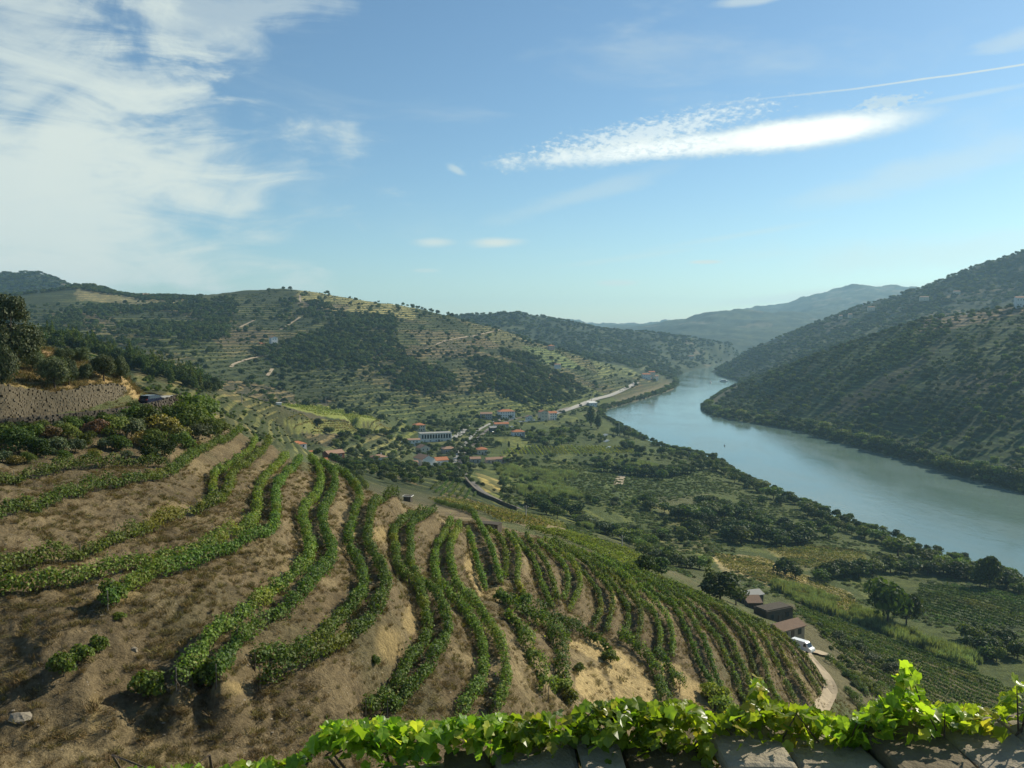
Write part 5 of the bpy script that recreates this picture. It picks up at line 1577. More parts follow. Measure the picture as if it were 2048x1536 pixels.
# ------------------------------------------------------------------ vineyards of the valley floor, every row a part of its field
def vineyard(name, label, poly, a, b, spacing, mat, per_m, size, hgt=1.3, width=0.7, step=None, dmin=0.0):
    """rows parallel to the line from photo point a to photo point b, cut to the outline"""
    A, B = hit(*a, dmin), hit(*b, dmin)
    u = (B - A)[:2]
    u /= np.linalg.norm(u)
    nrm = np.array((-u[1], u[0]))
    W = np.array([hit(x, y, dmin)[:2] for x, y in poly])
    s, t = (W - A[:2]) @ u, (W - A[:2]) @ nrm
    cen = W.mean(0)
    root = thing(name, label, 'vineyard', (cen[0], cen[1], float(ground(*cen))), 0)
    o0 = np.array(root.location)
    poly_st = np.stack((s, t), 1)
    k = 0
    for off in np.arange(t.min() + spacing * 0.5, t.max(), spacing):
        ss = np.arange(s.min(), s.max(), 1.0)
        inside = in_poly(ss, np.full(ss.shape, off), poly_st)
        idx = np.nonzero(inside)[0]
        if len(idx) < 5:
            continue
        for run in np.split(idx, np.nonzero(np.diff(idx) > 1)[0] + 1):
            if len(run) < 5:
                continue
            k += 1
            q = A[:2] + np.outer(ss[run], u) + nrm * off
            ln = np.column_stack((q, ground(q[:, 0], q[:, 1])))
            rg = np.random.default_rng(k * 7 + int(spacing * 10))
            c, nr, L = row_points(ln, per_m, width, hgt, rg, seed=k * 0.77 + spacing, rough=0.3)
            if len(c) < 3:
                continue
            qd, f = leaf_quads(c - o0, nr, size, rg)
            obj('vine_row', mesh_np('vine_row', qd, f, mat), root)
    return root


vineyard('vineyard', 'yellow-green vineyard on the slope beyond the fan of terraces', [(1040, 1060), (1130, 1068), (1240, 1093), (1325, 1134), (1290, 1150), (1200, 1112), (1120, 1078)], (1060, 1066), (1300, 1140), 2.9, M['vine_yellow'], 52, 0.34, 1.15, 0.5)
vineyard('vineyard', 'green vineyard in straight rows below the farm buildings', [(1585, 1212), (1690, 1247), (1830, 1297), (1950, 1343), (2060, 1395), (2060, 1440), (1900, 1420), (1790, 1400), (1700, 1325), (1640, 1275)], (1600, 1222), (2000, 1388), 3.4, M['vine_far'], 42, 0.34, 1.05, 0.5)
vineyard('vineyard', 'small green vineyard of fine rows beside the curving railway', [(872, 966), (905, 956), (932, 975), (958, 990), (935, 1000), (880, 992), (858, 978)], (880, 990), (908, 958), 3.4, M['vine_far'], 12, 0.6, 1.2, 0.6, dmin=250)
vineyard('vineyard', 'thin pale vineyard with posts between the crest and the railway', [(850, 998), (935, 1003), (1000, 1020), (1080, 1035), (1135, 1055), (1090, 1060), (1000, 1045), (930, 1018)], (870, 1003), (1080, 1055), 2.6, M['vine_dry'], 9, 0.55, 1.2, 0.5, dmin=200)
vineyard('vineyard', 'dark green vineyard on the flat by the big lone tree', [(1838, 1168), (1940, 1175), (2080, 1195), (2080, 1258), (1960, 1255), (1880, 1245), (1825, 1215)], (1850, 1180), (2040, 1230), 3.8, M['vine_far'], 22, 0.5, 1.1, 0.55)
vineyard('vineyard', 'dry yellow-brown vineyard above the reed strip', [(1425, 1108), (1520, 1115), (1600, 1148), (1700, 1188), (1742, 1238), (1640, 1220), (1540, 1172), (1450, 1138)], (1440, 1115), (1720, 1215), 3.4, M['vine_dry'], 20, 0.42, 0.95, 0.5)
vineyard('vineyard', 'olive-coloured vineyard between the dry vineyard and the grove', [(1530, 1100), (1620, 1094), (1730, 1106), (1740, 1138), (1610, 1138)], (1540, 1105), (1730, 1130), 3.6, M['vine_dry'], 14, 0.5, 1.0, 0.5)
vineyard('vineyard', 'bright trellised vineyard in front of the landing stage', [(1010, 900), (1060, 893), (1280, 894), (1292, 905), (1100, 910), (1000, 908)], (1150, 896), (1165, 909), 3.6, M['vine_yellow'], 5, 1.0, 1.5, dmin=300)
vineyard('vineyard', 'upper one of the two yellow fields above the village', [(560, 810), (640, 812), (700, 824), (765, 842), (720, 842), (640, 830)], (570, 812), (750, 842), 3.0, M['vine_yellow'], 4, 1.0, 1.2, dmin=300)
vineyard('vineyard', 'lower one of the two yellow fields above the village', [(570, 848), (640, 840), (780, 856), (788, 862), (700, 866), (600, 864)], (580, 850), (780, 860), 3.0, M['vine_dry'], 4, 1.0, 1.2, dmin=300)

# ------------------------------------------------------------------ roads, tracks, railway
def ribbon_mesh(name, line, width, mat, lift, off=0.0, step=2.0, nx=3, hgt=0.0, level=False):
    ln, L = resample(np.array(line), step)
    t = np.gradient(ln[:, :2], axis=0)
    t /= np.linalg.norm(t, axis=1, keepdims=True) + 1e-9
    nrm = np.stack((-t[:, 1], t[:, 0]), 1)
    rows = []
    zc = ground(ln[:, 0], ln[:, 1])
    for k in range(nx):
        w = (k / (nx - 1) - 0.5) * width + off
        q = ln[:, :2] + nrm * w
        rows.append(np.column_stack((q, (ln[:, 2] if level else np.maximum(ground(q[:, 0], q[:, 1]), zc - 0.25)) + lift)))
    v = np.stack(rows, 1).reshape(-1, 3)
    n = len(ln)
    a = (np.arange(n - 1)[:, None] * nx + np.arange(nx - 1)[None]).ravel()
    f = np.stack((a, a + 1, a + nx + 1, a + nx), 1)
    if hgt:                                            # a solid strip (wall or kerb) of that height
        top = v + (0, 0, hgt)
        m = len(v)
        e = np.arange(n - 1)
        s1 = np.stack((e * nx, (e + 1) * nx, (e + 1) * nx + m, e * nx + m), 1)
        s2 = np.stack((e * nx + nx - 1, e * nx + nx - 1 + m, (e + 1) * nx + nx - 1 + m, (e + 1) * nx + nx - 1), 1)
        c1 = np.array([[0, m, m + nx - 1, nx - 1]])
        c2 = np.array([[m - nx, m - 1, 2 * m - 1, 2 * m - nx]])
        v = np.vstack((v, top))
        f = np.vstack((f + m, s1, s2, c1, c2))
    return mesh_np(name, v, f, mat)


def px_line(pts, dmin=0.0, n=5):
    return np.array([hit(x, y, dmin) for x, y in smooth_line(pts, n)])


RAIL = px_line([(1036, 1018), (1000, 1003), (965, 985), (938, 958), (920, 936), (926, 915), (948, 886), (972, 862), (1000, 848), (1030, 838), (1060, 832), (1100, 826), (1140, 815)], 260)
r = tag(obj('railway', ribbon_mesh('railway', RAIL, 4.2, M['ballast'], 0.30)), kind='structure')
for s in (-0.75, 0.75):
    obj('rail', ribbon_mesh('rail', RAIL, 0.16, M['steel'], 0.36, s, 3.0, 2, 0.16), r)
tag(obj('station_road', ribbon_mesh('station_road', px_line([(908, 938), (912, 915), (932, 886), (955, 862), (982, 847), (1014, 836)], 400), 3.6, M['concrete'], 0.34)), kind='structure')
tag(obj('village_road', ribbon_mesh('village_road', px_line([(905, 877), (920, 868), (930, 858), (934, 850)], 500), 7.0, M['concrete'], 0.35)), kind='structure')
tag(obj('riverside_road', ribbon_mesh('riverside_road', px_line([(1085, 836), (1120, 825), (1160, 812), (1190, 800), (1220, 792), (1250, 779), (1275, 765)], 800), 8.0, M['concrete'], 0.5, step=5)), kind='structure')
tag(obj('dirt_track', ribbon_mesh('dirt_track', px_line([(1244, 950), (1240, 958), (1236, 970)], 350), 6.5, M['dirt'], 0.22)), kind='structure')
tag(obj('bare_patch', ribbon_mesh('bare_patch', px_line([(1285, 996), (1294, 1000), (1303, 1003)], 350), 4.0, M['dirt'], 0.2)), kind='structure')
tag(obj('farm_track', ribbon_mesh('farm_track', px_line([(1610, 1300), (1622, 1318), (1642, 1340), (1658, 1362), (1664, 1382), (1654, 1402), (1643, 1425), (1638, 1450)], 120), 2.2, M['dirt'], 0.22, step=1.0, nx=4)), kind='structure')
tag(obj('farm_yard', ribbon_mesh('farm_yard', px_line([(1612, 1300), (1640, 1308), (1668, 1316)], 150), 3.0, M['dirt'], 0.18, step=1.0, nx=4)), kind='structure')
for i, pts in enumerate([[(530, 712), (500, 718), (470, 728), (462, 735)], [(560, 660), (580, 648), (600, 635)], [(450, 632), (480, 622)], [(600, 604), (600, 590)], [(870, 690), (900, 680), (950, 672), (1000, 660)], [(535, 752), (545, 738)], [(480, 655), (510, 640)]]):
    tag(obj('hill_track', ribbon_mesh('hill_track', px_line(pts, 800), 4.0, M['dirt'], 0.6, step=6)), kind='structure')
wl_line = px_line([(1045, 1024), (1003, 1008), (968, 991), (942, 966)], 260)
w = thing('track_wall', 'dark stone wall along the inside of the railway curve', 'wall', wl_line[len(wl_line) // 2])
o = obj('wall_face', ribbon_mesh('wall_face', wl_line, 0.6, M['stone_dark'], -0.3, 3.2, 2.0, 2, 2.2), w)
o.matrix_parent_inverse = Matrix.Translation(-Vector(w.location))

# road across the slope on the left
ROAD = np.array([P(*q) for q in [(-250, 859, 96), (0, 848.5, 103.5), (100, 840, 109.5), (200, 829, 116.5), (278, 814, 126), (318, 803.5, 138), (335, 798, 152), (318, 794, 166)]])
ROAD = smooth_line(ROAD, 8)
tag(obj('mountain_road', ribbon_mesh('mountain_road', ROAD, 6.0, M['concrete'], 0.25, step=1.0, nx=3, level=True)), kind='structure')


def stone_course_wall(name, label, base, top, mat, size, seed, jitter=0.10, cat='wall', depth=0.35):
    """a dry-stone wall: backing plus courses of separate stones set in front of it"""
    rg = np.random.default_rng(seed)
    b, L = resample(np.array(base), 0.25)
    tz = np.interp(np.linspace(0, 1, len(b)), np.linspace(0, 1, len(top)), np.array(top)[:, 2])
    bz = b[:, 2] - 0.3
    t = np.gradient(b[:, :2], axis=0)
    t /= np.linalg.norm(t, axis=1, keepdims=True) + 1e-9
    nrm = np.stack((t[:, 1], -t[:, 0]), 1)               # towards the valley
    root = thing(name, label, cat, b[len(b) // 2])
    o0 = np.array(root.location)
    bk = b[:, :2] - nrm * 0.25
    v = np.vstack((np.column_stack((bk, bz)), np.column_stack((bk - nrm * 0.5, tz))))
    n = len(b)
    i = np.arange(n - 1)
    obj('backing', mesh_np('backing', v - o0, np.stack((i, i + 1, i + 1 + n, i + n), 1), mat), root)
    mb = MB()
    s = 0.0
    hmax = (tz - bz).max()
    z = 0.0
    while z < hmax:
        hh = size * rg.uniform(0.45, 0.8)
        s = rg.uniform(0, size)
        while s < L:
            ww = size * rg.uniform(0.6, 1.7)
            k = min(int((s + ww / 2) / L * (n - 1)), n - 1)
            if z + hh * (0.4 + rg.normal(0, 0.5)) < tz[k] - bz[k] and rg.random() > 0.015:
                a = math.atan2(t[k, 1], t[k, 0]) + rg.normal(0, 0.08)
                f = z / max(tz[k] - bz[k], 0.1)
                c = b[k, :2] - nrm[k] * (0.05 + 0.35 * f - rg.normal(0, jitter * 0.4)) - o0[:2]
                mb.box((c[0], c[1], bz[k] - o0[2] + z + hh / 2), (ww * 0.985, depth, hh * 0.97), a)
            s += ww
        z += hh
    tag(mb.build('stones', mat, root), kind='stuff')
    return root


inner = ROAD.copy()
tt = np.gradient(inner[:, :2], axis=0)
tt /= np.linalg.norm(tt, axis=1, keepdims=True)
nn = np.stack((-tt[:, 1], tt[:, 0]), 1)
keep = slice(0, int(len(ROAD) * 0.64))
base = np.column_stack((inner[:, :2] + nn * 3.0, inner[:, 2]))[keep]
tops = np.array([P(x, y, 115)[2] for x, y in ()] or [0])
px_, _ = project(base[:, 0], base[:, 1], base[:, 2])
top_py = np.interp(px_, [-250, 0, 60, 120, 180, 230, 262, 285, 310], [760, 766, 776, 786, 772, 768, 776, 790, 800])
top = np.array([P(a, b_, y) for a, b_, y in zip(px_, top_py, base[:, 1])])
stone_course_wall('retaining_wall', 'tall weathered dry stone wall above the road on the left', base, top, M['wallstone'], 0.36, 5, 0.07)
outer = np.column_stack((inner[:, :2] - nn * 3.4, inner[:, 2]))
par = outer[: int(len(outer) * 0.80)]
stone_course_wall('road_parapet', 'long low dark stone parapet on the outer edge of the road', par - (0, 0, 0.9), par + (0, 0, 0.95), M['stone_dark'], 0.36, 6, 0.2)
bend = outer[int(len(outer) * 0.80) - 1:] + (0, 0, 0)
bw = np.array([P(*q) for q in [(372, 797, 160), (350, 794, 170), (318, 792, 175), (285, 793, 176)]])
w = thing('bend_parapet', 'dark curved parapet on the far side of the road bend', 'wall', bw[1])
o = obj('wall_body', ribbon_mesh('wall_body', smooth_line(bw, 6), 0.5, M['stone_dark'], -0.2, 0, 0.8, 2, 1.3), w)
o.matrix_parent_inverse = Matrix.Translation(-Vector(w.location))


# ------------------------------------------------------------------ buildings
def window_on(parent, x, y, z, w, h, face='front', frame=M['white']):
    """a window: frame with a darker pane in it (front = -y, right = +x, left = -x)"""
    rz = {'front': 0, 'right': math.pi / 2, 'left': -math.pi / 2}[face]
    o = MB().box((0, -0.04, 0), (w + 0.24, 0.10, h + 0.24)).build('window', frame, parent, (x, y, z), rz)
    MB().box((0, -0.10, 0), (w, 0.04, h)).build('pane', M['pane'], o)
    return o


def house(label, px, py, d, w, dep, h, rot=0.0, roof='gable', wall='white', rmat='tile', wins=((1, 2),), ridge='x', pitch=0.42, chimney=False, side=1, name='house', cat='house', door=True, eave=0.35, frame='white'):
    """a house whose front faces the camera side; rot turns it (degrees, positive shows its right end)"""
    p = P(px, py, d)
    z = float(ground(p[0], p[1])) - 0.2
    z = max(z, p[2] - 1.0) if abs(z - p[2]) < 6 else p[2]
    brg = -math.atan2(p[0], p[1])
    root = thing(name, label, cat, (p[0], p[1], z), brg + R(rot), None)
    W, D = w / 2, dep / 2
    rh = (D if ridge == 'x' else W) * pitch
    wl = MB().box((0, 0, h / 2 - 1.0), (w, dep, h + 2.0))
    if roof == 'gable':
        if ridge == 'x':
            wl._add([(-W, -D, h), (-W, D, h), (-W, 0, h + rh), (W, -D, h), (W, D, h), (W, 0, h + rh)], [(0, 2, 1), (3, 4, 5)])
        else:
            wl._add([(-W, -D, h), (W, -D, h), (0, -D, h + rh), (-W, D, h), (W, D, h), (0, D, h + rh)], [(0, 1, 2), (3, 5, 4)])
    wl.build('wall', M[wall], root)
    e, th = eave, 0.22
    rf = MB()
    if roof == 'gable':
        if ridge == 'x':
            for s in (-1, 1):
                a, b = (s * (D + e), h - e * pitch), (0, h + rh)
                rf._add([(-W - e, a[0], a[1] + .03), (W + e, a[0], a[1] + .03), (W + e, 0, b[1] + .03), (-W - e, 0, b[1] + .03), (-W - e, a[0], a[1] + th), (W + e, a[0], a[1] + th), (W + e, 0, b[1] + th), (-W - e, 0, b[1] + th)], [(0, 1, 2, 3), (7, 6, 5, 4), (0, 4, 5, 1), (0, 3, 7, 4), (1, 5, 6, 2)])
        else:
            for s in (-1, 1):
                a, b = (s * (W + e), h - e * pitch), (0, h + rh)
                rf._add([(a[0], -D - e, a[1] + .03), (a[0], D + e, a[1] + .03), (0, D + e, b[1] + .03), (0, -D - e, b[1] + .03), (a[0], -D - e, a[1] + th), (a[0], D + e, a[1] + th), (0, D + e, b[1] + th), (0, -D - e, b[1] + th)], [(0, 1, 2, 3), (7, 6, 5, 4), (0, 4, 5, 1), (0, 3, 7, 4), (1, 5, 6, 2)])
    elif roof == 'hip':
        hl = max(W - D, 0.3)
        rh = D * pitch
        A = [(-W - e, -D - e, h), (W + e, -D - e, h), (W + e, D + e, h), (-W - e, D + e, h)]
        B = [(x, y, z_ + th) for x, y, z_ in A]
        rf._add(A + B + [(-hl, 0, h + rh + th), (hl, 0, h + rh + th)], [(3, 2, 1, 0), (0, 1, 5, 4), (1, 2, 6, 5), (2, 3, 7, 6), (3, 0, 4, 7), (4, 5, 9, 8), (5, 6, 9), (6, 7, 8, 9), (7, 4, 8)])
    elif roof == 'shed':
        rf._add([(-W - e, -D - e, h + .02), (W + e, -D - e, h + .02), (W + e, D + e, h + dep * pitch), (-W - e, D + e, h + dep * pitch), (-W - e, -D - e, h + th), (W + e, -D - e, h + th), (W + e, D + e, h + dep * pitch + th), (-W - e, D + e, h + dep * pitch + th)], [(3, 2, 1, 0), (4, 5, 6, 7), (0, 1, 5, 4), (1, 2, 6, 5), (2, 3, 7, 6), (3, 0, 4, 7)])
    else:
        rf.box((0, 0, h + 0.13), (w + 2 * e, dep + 2 * e, 0.24))
    ro = rf.build('roof', M[rmat], root)
    if roof in ('gable', 'hip') and d < 900:              # rolls of tiles down the slopes
        tl = MB()
        L_ = w if ridge == 'x' or roof == 'hip' else dep
    if chimney:
        MB().box((W * 0.4, 0.3, h + rh + 0.3), (0.7, 0.7, 1.3)).build('chimney', M['white' if wall != 'stone' else 'stone'], ro)
    for f, (n, fl) in enumerate(wins):
        pass
    floors = wins[0][0]
    cols = wins[0][1]
    fh = h / floors
    for f in range(floors):
        for c in range(cols):
            if cols and not (door and f == 0 and c == cols // 2):
                x = (c + 0.5) / cols * w * 0.86 - w * 0.43
                window_on(root, x, -D, f * fh + fh * 0.55, min(1.0, w / cols * 0.45), min(1.3, fh * 0.45), 'front', M[frame])
    if cols:
        for f in range(floors):
            for s_, fc in ((W, 'right'), (-W, 'left')):
                if (fc == 'right') == (side > 0):
                    window_on(root, s_, 0.0, f * fh + fh * 0.55, 0.9, min(1.2, fh * 0.45), fc, M[frame])
    if door:
        x = (cols // 2 + 0.5) / cols * w * 0.86 - w * 0.43 if cols else 0
        dr = MB().box((0, -0.05, 1.0), (1.0, 0.12, 2.0)).build('door', M['door'], root, (x, -D, 0.15))
        MB().box((0.35, -0.14, 1.0), (0.06, 0.06, 0.16)).build('handle', M['steel'], dr)
    return root


G_ = dict
house('white house with long orange roof behind the vine crest, leftmost in the village', 590, 903, 560, 13, 8, 5.4, 25, 'hip', 'white', 'tile', ((2, 4),))
house('low orange-roofed outbuilding just right of the leftmost white house', 620, 907, 556, 5, 4, 2.0, 10, 'gable', 'pink', 'tile', ((1, 1),))
house('dark red-brown house with a white end wall, behind the vine crest', 667, 926, 540, 11.5, 8, 7.6, 30, 'gable', 'redwall', 'tile_old', ((2, 3),))
house('small orange-roofed lean-to in front of the red-brown house', 655, 926, 532, 5.2, 4, 3.0, 10, 'gable', 'redwall', 'tile', ((1, 1),))
house('small pale blue house with a steep dark roof at the foot of the yellow fields', 653, 889, 720, 7.2, 8, 5.2, 24, 'gable', 'bluish', 'tile_grey', ((2, 2),), 'y', 0.85)
house('low house with weathered orange roof in the middle of the village', 757, 922, 600, 10.5, 8, 4.0, 22, 'hip', 'white', 'tile_old', ((1, 4),), chimney=True)
house('tall white house with a gable towards the viewer', 848, 932, 640, 10.5, 13, 7.0, 32, 'gable', 'white', 'tile_old', ((2, 0),), 'y', 0.5, door=False)
house('white low house with broken orange roofs right of the tall white house', 881, 928, 655, 10, 9, 4.2, 20, 'gable', 'white', 'tile', ((1, 3),))
house('pale house with a ridged roof behind the tall white house', 846, 910, 690, 9, 8, 6.0, 28, 'gable', 'cream', 'tile_old', ((2, 2),), 'y', 0.5)
house('pink garage with tiled roof in front of the tall white house', 827, 935, 628, 6, 6, 3.2, 15, 'gable', 'pink', 'tile_old', ((1, 1),))
house('brick-coloured shed left of the tall white house', 805, 916, 680, 7, 5, 3.6, 15, 'shed', 'pink', 'tile_old', ((1, 2),))
house('low grey house with a tiled roof beside the station road', 897, 912, 710, 11, 8, 3.8, 18, 'hip', 'grey', 'tile_old', ((1, 3),))
house('long pale storehouse with a flat brown roof', 815, 892, 760, 22, 9, 6.2, 10, 'gable', 'white', 'tile_old', ((2, 6),), pitch=0.18, name='storehouse', cat='building')
house('orange-roofed house behind the long winery', 838, 868, 850, 11, 9, 6.0, 18, 'hip', 'cream', 'tile', ((2, 4),))
house('small house with pyramid orange roof right of the railway', 963, 906, 700, 8.5, 8, 4.2, 12, 'hip', 'cream', 'tile', ((1, 3),))
house('house with bright orange roof among trees right of the railway', 1036, 872, 830, 12, 9, 4.2, 14, 'hip', 'white', 'tile', ((1, 4),), chimney=True)
house('low stone cottage in the gardens below the pyramid-roofed house', 980, 925, 655, 7, 6, 3.2, 14, 'gable', 'pink', 'tile_old', ((1, 2),))
house('grey tumbledown cottage beside the low stone cottage', 1000, 922, 668, 9, 6, 3.0, 10, 'gable', 'grey', 'tile_old', ((1, 2),))
house('house with faded tiled roof in the gardens nearest the railway bridge', 950, 922, 650, 8, 6, 3.0, 10, 'gable', 'grey', 'tile_old', ((1, 2),))
house('long station building with orange roof beside the tracks', 1002, 856, 930, 16, 7, 4.4, 14, 'gable', 'cream', 'tile', ((1, 6),), name='station_building', cat='building')
house('dark goods shed beside the tracks below the station building', 988, 868, 880, 10, 7, 4.0, 14, 'gable', 'stone_dark', 'tile_grey', ((1, 2),), name='goods_shed', cat='shed')
house('large orange-roofed house at the foot of the hill above the station', 1012, 838, 1030, 20, 11, 9, 16, 'hip', 'white', 'tile', ((3, 6),))
house('grey row of dark-windowed houses left of the large orange-roofed house', 972, 840, 1010, 14, 8, 6, 8, 'gable', 'grey', 'tile_old', ((2, 5),))
house('tall cream house with blank wall at the foot of the hill', 1086, 842, 1010, 9, 10, 11, 20, 'gable', 'cream', 'tile', ((3, 2),), 'y')
house('white house with orange roof touching the tall cream house', 1104, 838, 1020, 10, 9, 8.5, 20, 'gable', 'white', 'tile', ((3, 3),))
house('small white house among parked cars above the station', 1058, 838, 1015, 7, 6, 4, 20, 'gable', 'white', 'tile_old', ((1, 2),), 'y')
house('white flat-roofed boathouse by the river road', 1184, 813, 1260, 13, 9, 5, 30, 'shed', 'white', 'white', ((1, 3),), pitch=0.15, name='boathouse', cat='building')
house('long orange-roofed shed under the riverside road', 1172, 785, 1400, 16, 7, 4, 14, 'gable', 'pink', 'tile', ((1, 4),))
for i, (px, py, w, dp, h, wall, rm, lab) in enumerate((
        (1292, 758, 16, 10, 9, 'white', 'tile', 'large white house at the left of the hamlet on the river point'), (1303, 752, 12, 9, 8, 'cream', 'tile', 'tallest cream house in the hamlet on the river point'),
        (1310, 758, 11, 9, 7, 'white', 'tile_old', 'rightmost white house in the hamlet on the river point'), (1298, 763, 10, 8, 5, 'pink', 'tile', 'lowest house in the hamlet on the river point'))):
    house(lab, px, py, 1690 + 8 * i, w, dp, h, 18, 'gable', wall, rm, ((2, 3),))
house('white winemaker house with orange roof, left of the three on the wooded hill', 521, 698, 1180, 12, 9, 7, 14, 'hip', 'cream', 'tile', ((2, 4),))
house('white house highest of the three on the wooded hill', 547, 695, 1190, 9, 8, 9, 24, 'gable', 'white', 'tile_old', ((2, 2),), 'y')
house('lowest white house of the three on the wooded hill', 537, 704, 1165, 8, 7, 6, 24, 'gable', 'white', 'tile_old', ((2, 2),), 'y')
house('lone bright white house in the hollow left of the wooded hill', 407, 718, 1050, 10, 7, 4, 26, 'gable', 'white', 'tile_old', ((1, 3),))
house('small white hut low on the hill above the yellow fields', 479, 765, 960, 5.5, 5, 4, 26, 'flat', 'white', 'white', ((1, 1),), name='hut', cat='hut')
house('tiny white pump house at the left end of the yellow field', 558, 818, 640, 3.4, 3, 1.7, 15, 'flat', 'white', 'white', ((1, 0),), name='hut', cat='hut', door=False)
house('pale farmhouse high on the left hill, left of two', 220, 594, 1780, 12, 9, 6, 14, 'gable', 'cream', 'tile_old', ((1, 3),))
house('pale farmhouse high on the left hill, right of two', 292, 594, 1780, 13, 9, 6, 14, 'gable', 'cream', 'tile_old', ((1, 3),))
house('orange-roofed house on the end of the terraced spur', 1102, 697, 1600, 11, 9, 6, 20, 'hip', 'pink', 'tile', ((2, 3),))
house('white house half way up the terraced spur', 1115, 735, 1400, 10, 6, 5, 14, 'gable', 'white', 'tile_old', ((2, 3),))
house('white farmhouse with tall windows at the right edge, on the right-hand hill', 2042, 616, 1105, 15, 9, 12, 16, 'gable', 'white', 'tile_old', ((2, 4),))
house('white cottage at the water on the tip of the opposite bank', 1512, 806, 1270, 5, 5, 4, 14, 'gable', 'white', 'tile_old', ((1, 1),))
house('grey ruined house beside the white cottage on the opposite bank', 1527, 803, 1280, 12, 7, 7, 14, 'gable', 'grey', 'tile_old', ((2, 3),))
house('long low white-roofed shed on the opposite bank at the right edge', 2033, 930, 690, 15, 4, 2.2, 8, 'shed', 'grey', 'white', ((1, 0),), pitch=0.2, name='shed', cat='shed', door=False)
for px, py, d, w, lab in ((1742, 620, 2150, 16, 'white farmhouse on the far right hill, leftmost large one'), (1848, 600, 2080, 20, 'white farm on the far right hill near its crest'), (1913, 588, 2020, 14, 'pale house on the far right hill, right of the farm near the crest'), (1700, 634, 2180, 9, 'small white house on the far right hill, right of two low ones'), (1681, 637, 2190, 8, 'small white house on the far right hill, left of two low ones'), (1380, 716, 2700, 26, 'pale group of walls on the far left bank')):
    house(lab, px, py, d, w, 9, 7, 16, 'gable', 'cream', 'tile_old', ((2, 3),))
# farm below the fan of terraces
house('stone barn with pale grey sheet roof beside the dense dark tree', 1497, 1212, 262, 7.4, 5.0, 4.2, 38, 'gable', 'stone_dark', 'tile_grey', ((1, 2),), pitch=0.35, name='barn', cat='barn', frame='stone_dark')
house('small hut with a single slope of orange tiles below the stone barn', 1506, 1222, 250, 4.0, 3.4, 2.4, 18, 'shed', 'stone_dark', 'tile_brown', ((1, 1),), pitch=0.35, name='hut', cat='hut', frame='stone_dark')
house('long dark roofless stone ruin between the hut and the farmhouse', 1546, 1252, 232, 9.6, 5.0, 3.8, 44, 'flat', 'stone_dark', 'stone_dark', ((1, 3),), name='ruin', cat='ruin', eave=-0.3, frame='stone_dark')
house('farmhouse with rippled brown tile roof next to the white van', 1570, 1284, 205, 8.6, 4.6, 2.6, 50, 'gable', 'stone', 'tile_brown', ((1, 3),), pitch=0.5, name='farmhouse', frame='stone_dark')

# the winery: long two-storey front with white pilasters between tall dark windows
p = P(870, 882, 800)
wy = thing('winery', 'long white winery with a row of tall dark windows between pilasters', 'building', (p[0], p[1], p[2] - 0.3), -math.atan2(p[0], p[1]) + R(12))
MB().box((0, 0, 3.6), (30, 11, 9.2)).build('wall', M['white'], wy)
rf = MB()
rf.box((0, 0, 8.35), (30.6, 11.6, 0.3))
rf.build('roof', M['tile_grey'], wy)
for k in range(12):
    x = -14.2 + 28.4 * k / 11
    if k < 11:
        xw = x + 14.2 / 11
        o = MB().box((0, -0.02, 0), (1.8, 0.12, 3.9)).build('window', M['grey'], wy, (xw, -5.5, 5.4))
        MB().box((0, -0.10, 0), (1.6, 0.05, 3.7)).build('pane', M['pane'], o)
    MB().box((0, -0.14, 0), (0.62, 0.36, 4.8)).build('pilaster', M['white'], wy, (x, -5.5, 5.5))
for k in range(5):
    o = MB().box((0, -0.05, 0), (1.5, 0.14, 1.1)).build('window', M['white'], wy, (-11 + 5.5 * k, -5.5, 1.4))
    MB().box((0, -0.13, 0), (1.2, 0.05, 0.8)).build('pane', M['pane'], o)
MB().box((0, -0.06, 1.1), (1.8, 0.16, 2.3)).build('door', M['door'], wy, (2.7, -5.5, 0))

# small shed and water tank on the crest of the terraces
p = hit(816, 1003)
o = thing('vineyard_shed', 'small dark shed with a white-edged flat roof on the vine crest', 'shed', p, R(-12))
MB().box((0, 0, 0.75), (2.4, 2.0, 2.1)).build('wall', M['stone_dark'], o)
ro = MB().box((0, 0, 1.88), (3.0, 2.6, 0.14)).build('roof', M['stone_dark'], o)
eb = MB()
for c, s in (((0, -1.33, 1.9), (3.1, 0.07, 0.2)), ((0, 1.33, 1.9), (3.1, 0.07, 0.2)), ((1.53, 0, 1.9), (0.07, 2.6, 0.2)), ((-1.53, 0, 1.9), (0.07, 2.6, 0.2))):
    eb.box(c, s)
eb.build('edge_trim', M['white'], ro)
MB().box((0.3, -1.03, 0.8), (0.8, 0.06, 1.5)).build('door', M['door'], o)
p = hit(980, 1058)
o = thing('water_tank', 'low dark stone water tank on the crest above the yellow vineyard', 'tank', p, R(-22))
MB().box((0, 0, 0.3), (4.2, 2.2, 1.8)).build('tank_wall', M['stone_dark'], o)
MB().box((0, 0, 1.24), (4.4, 2.4, 0.1)).build('cover', M['stone_dark'], o)

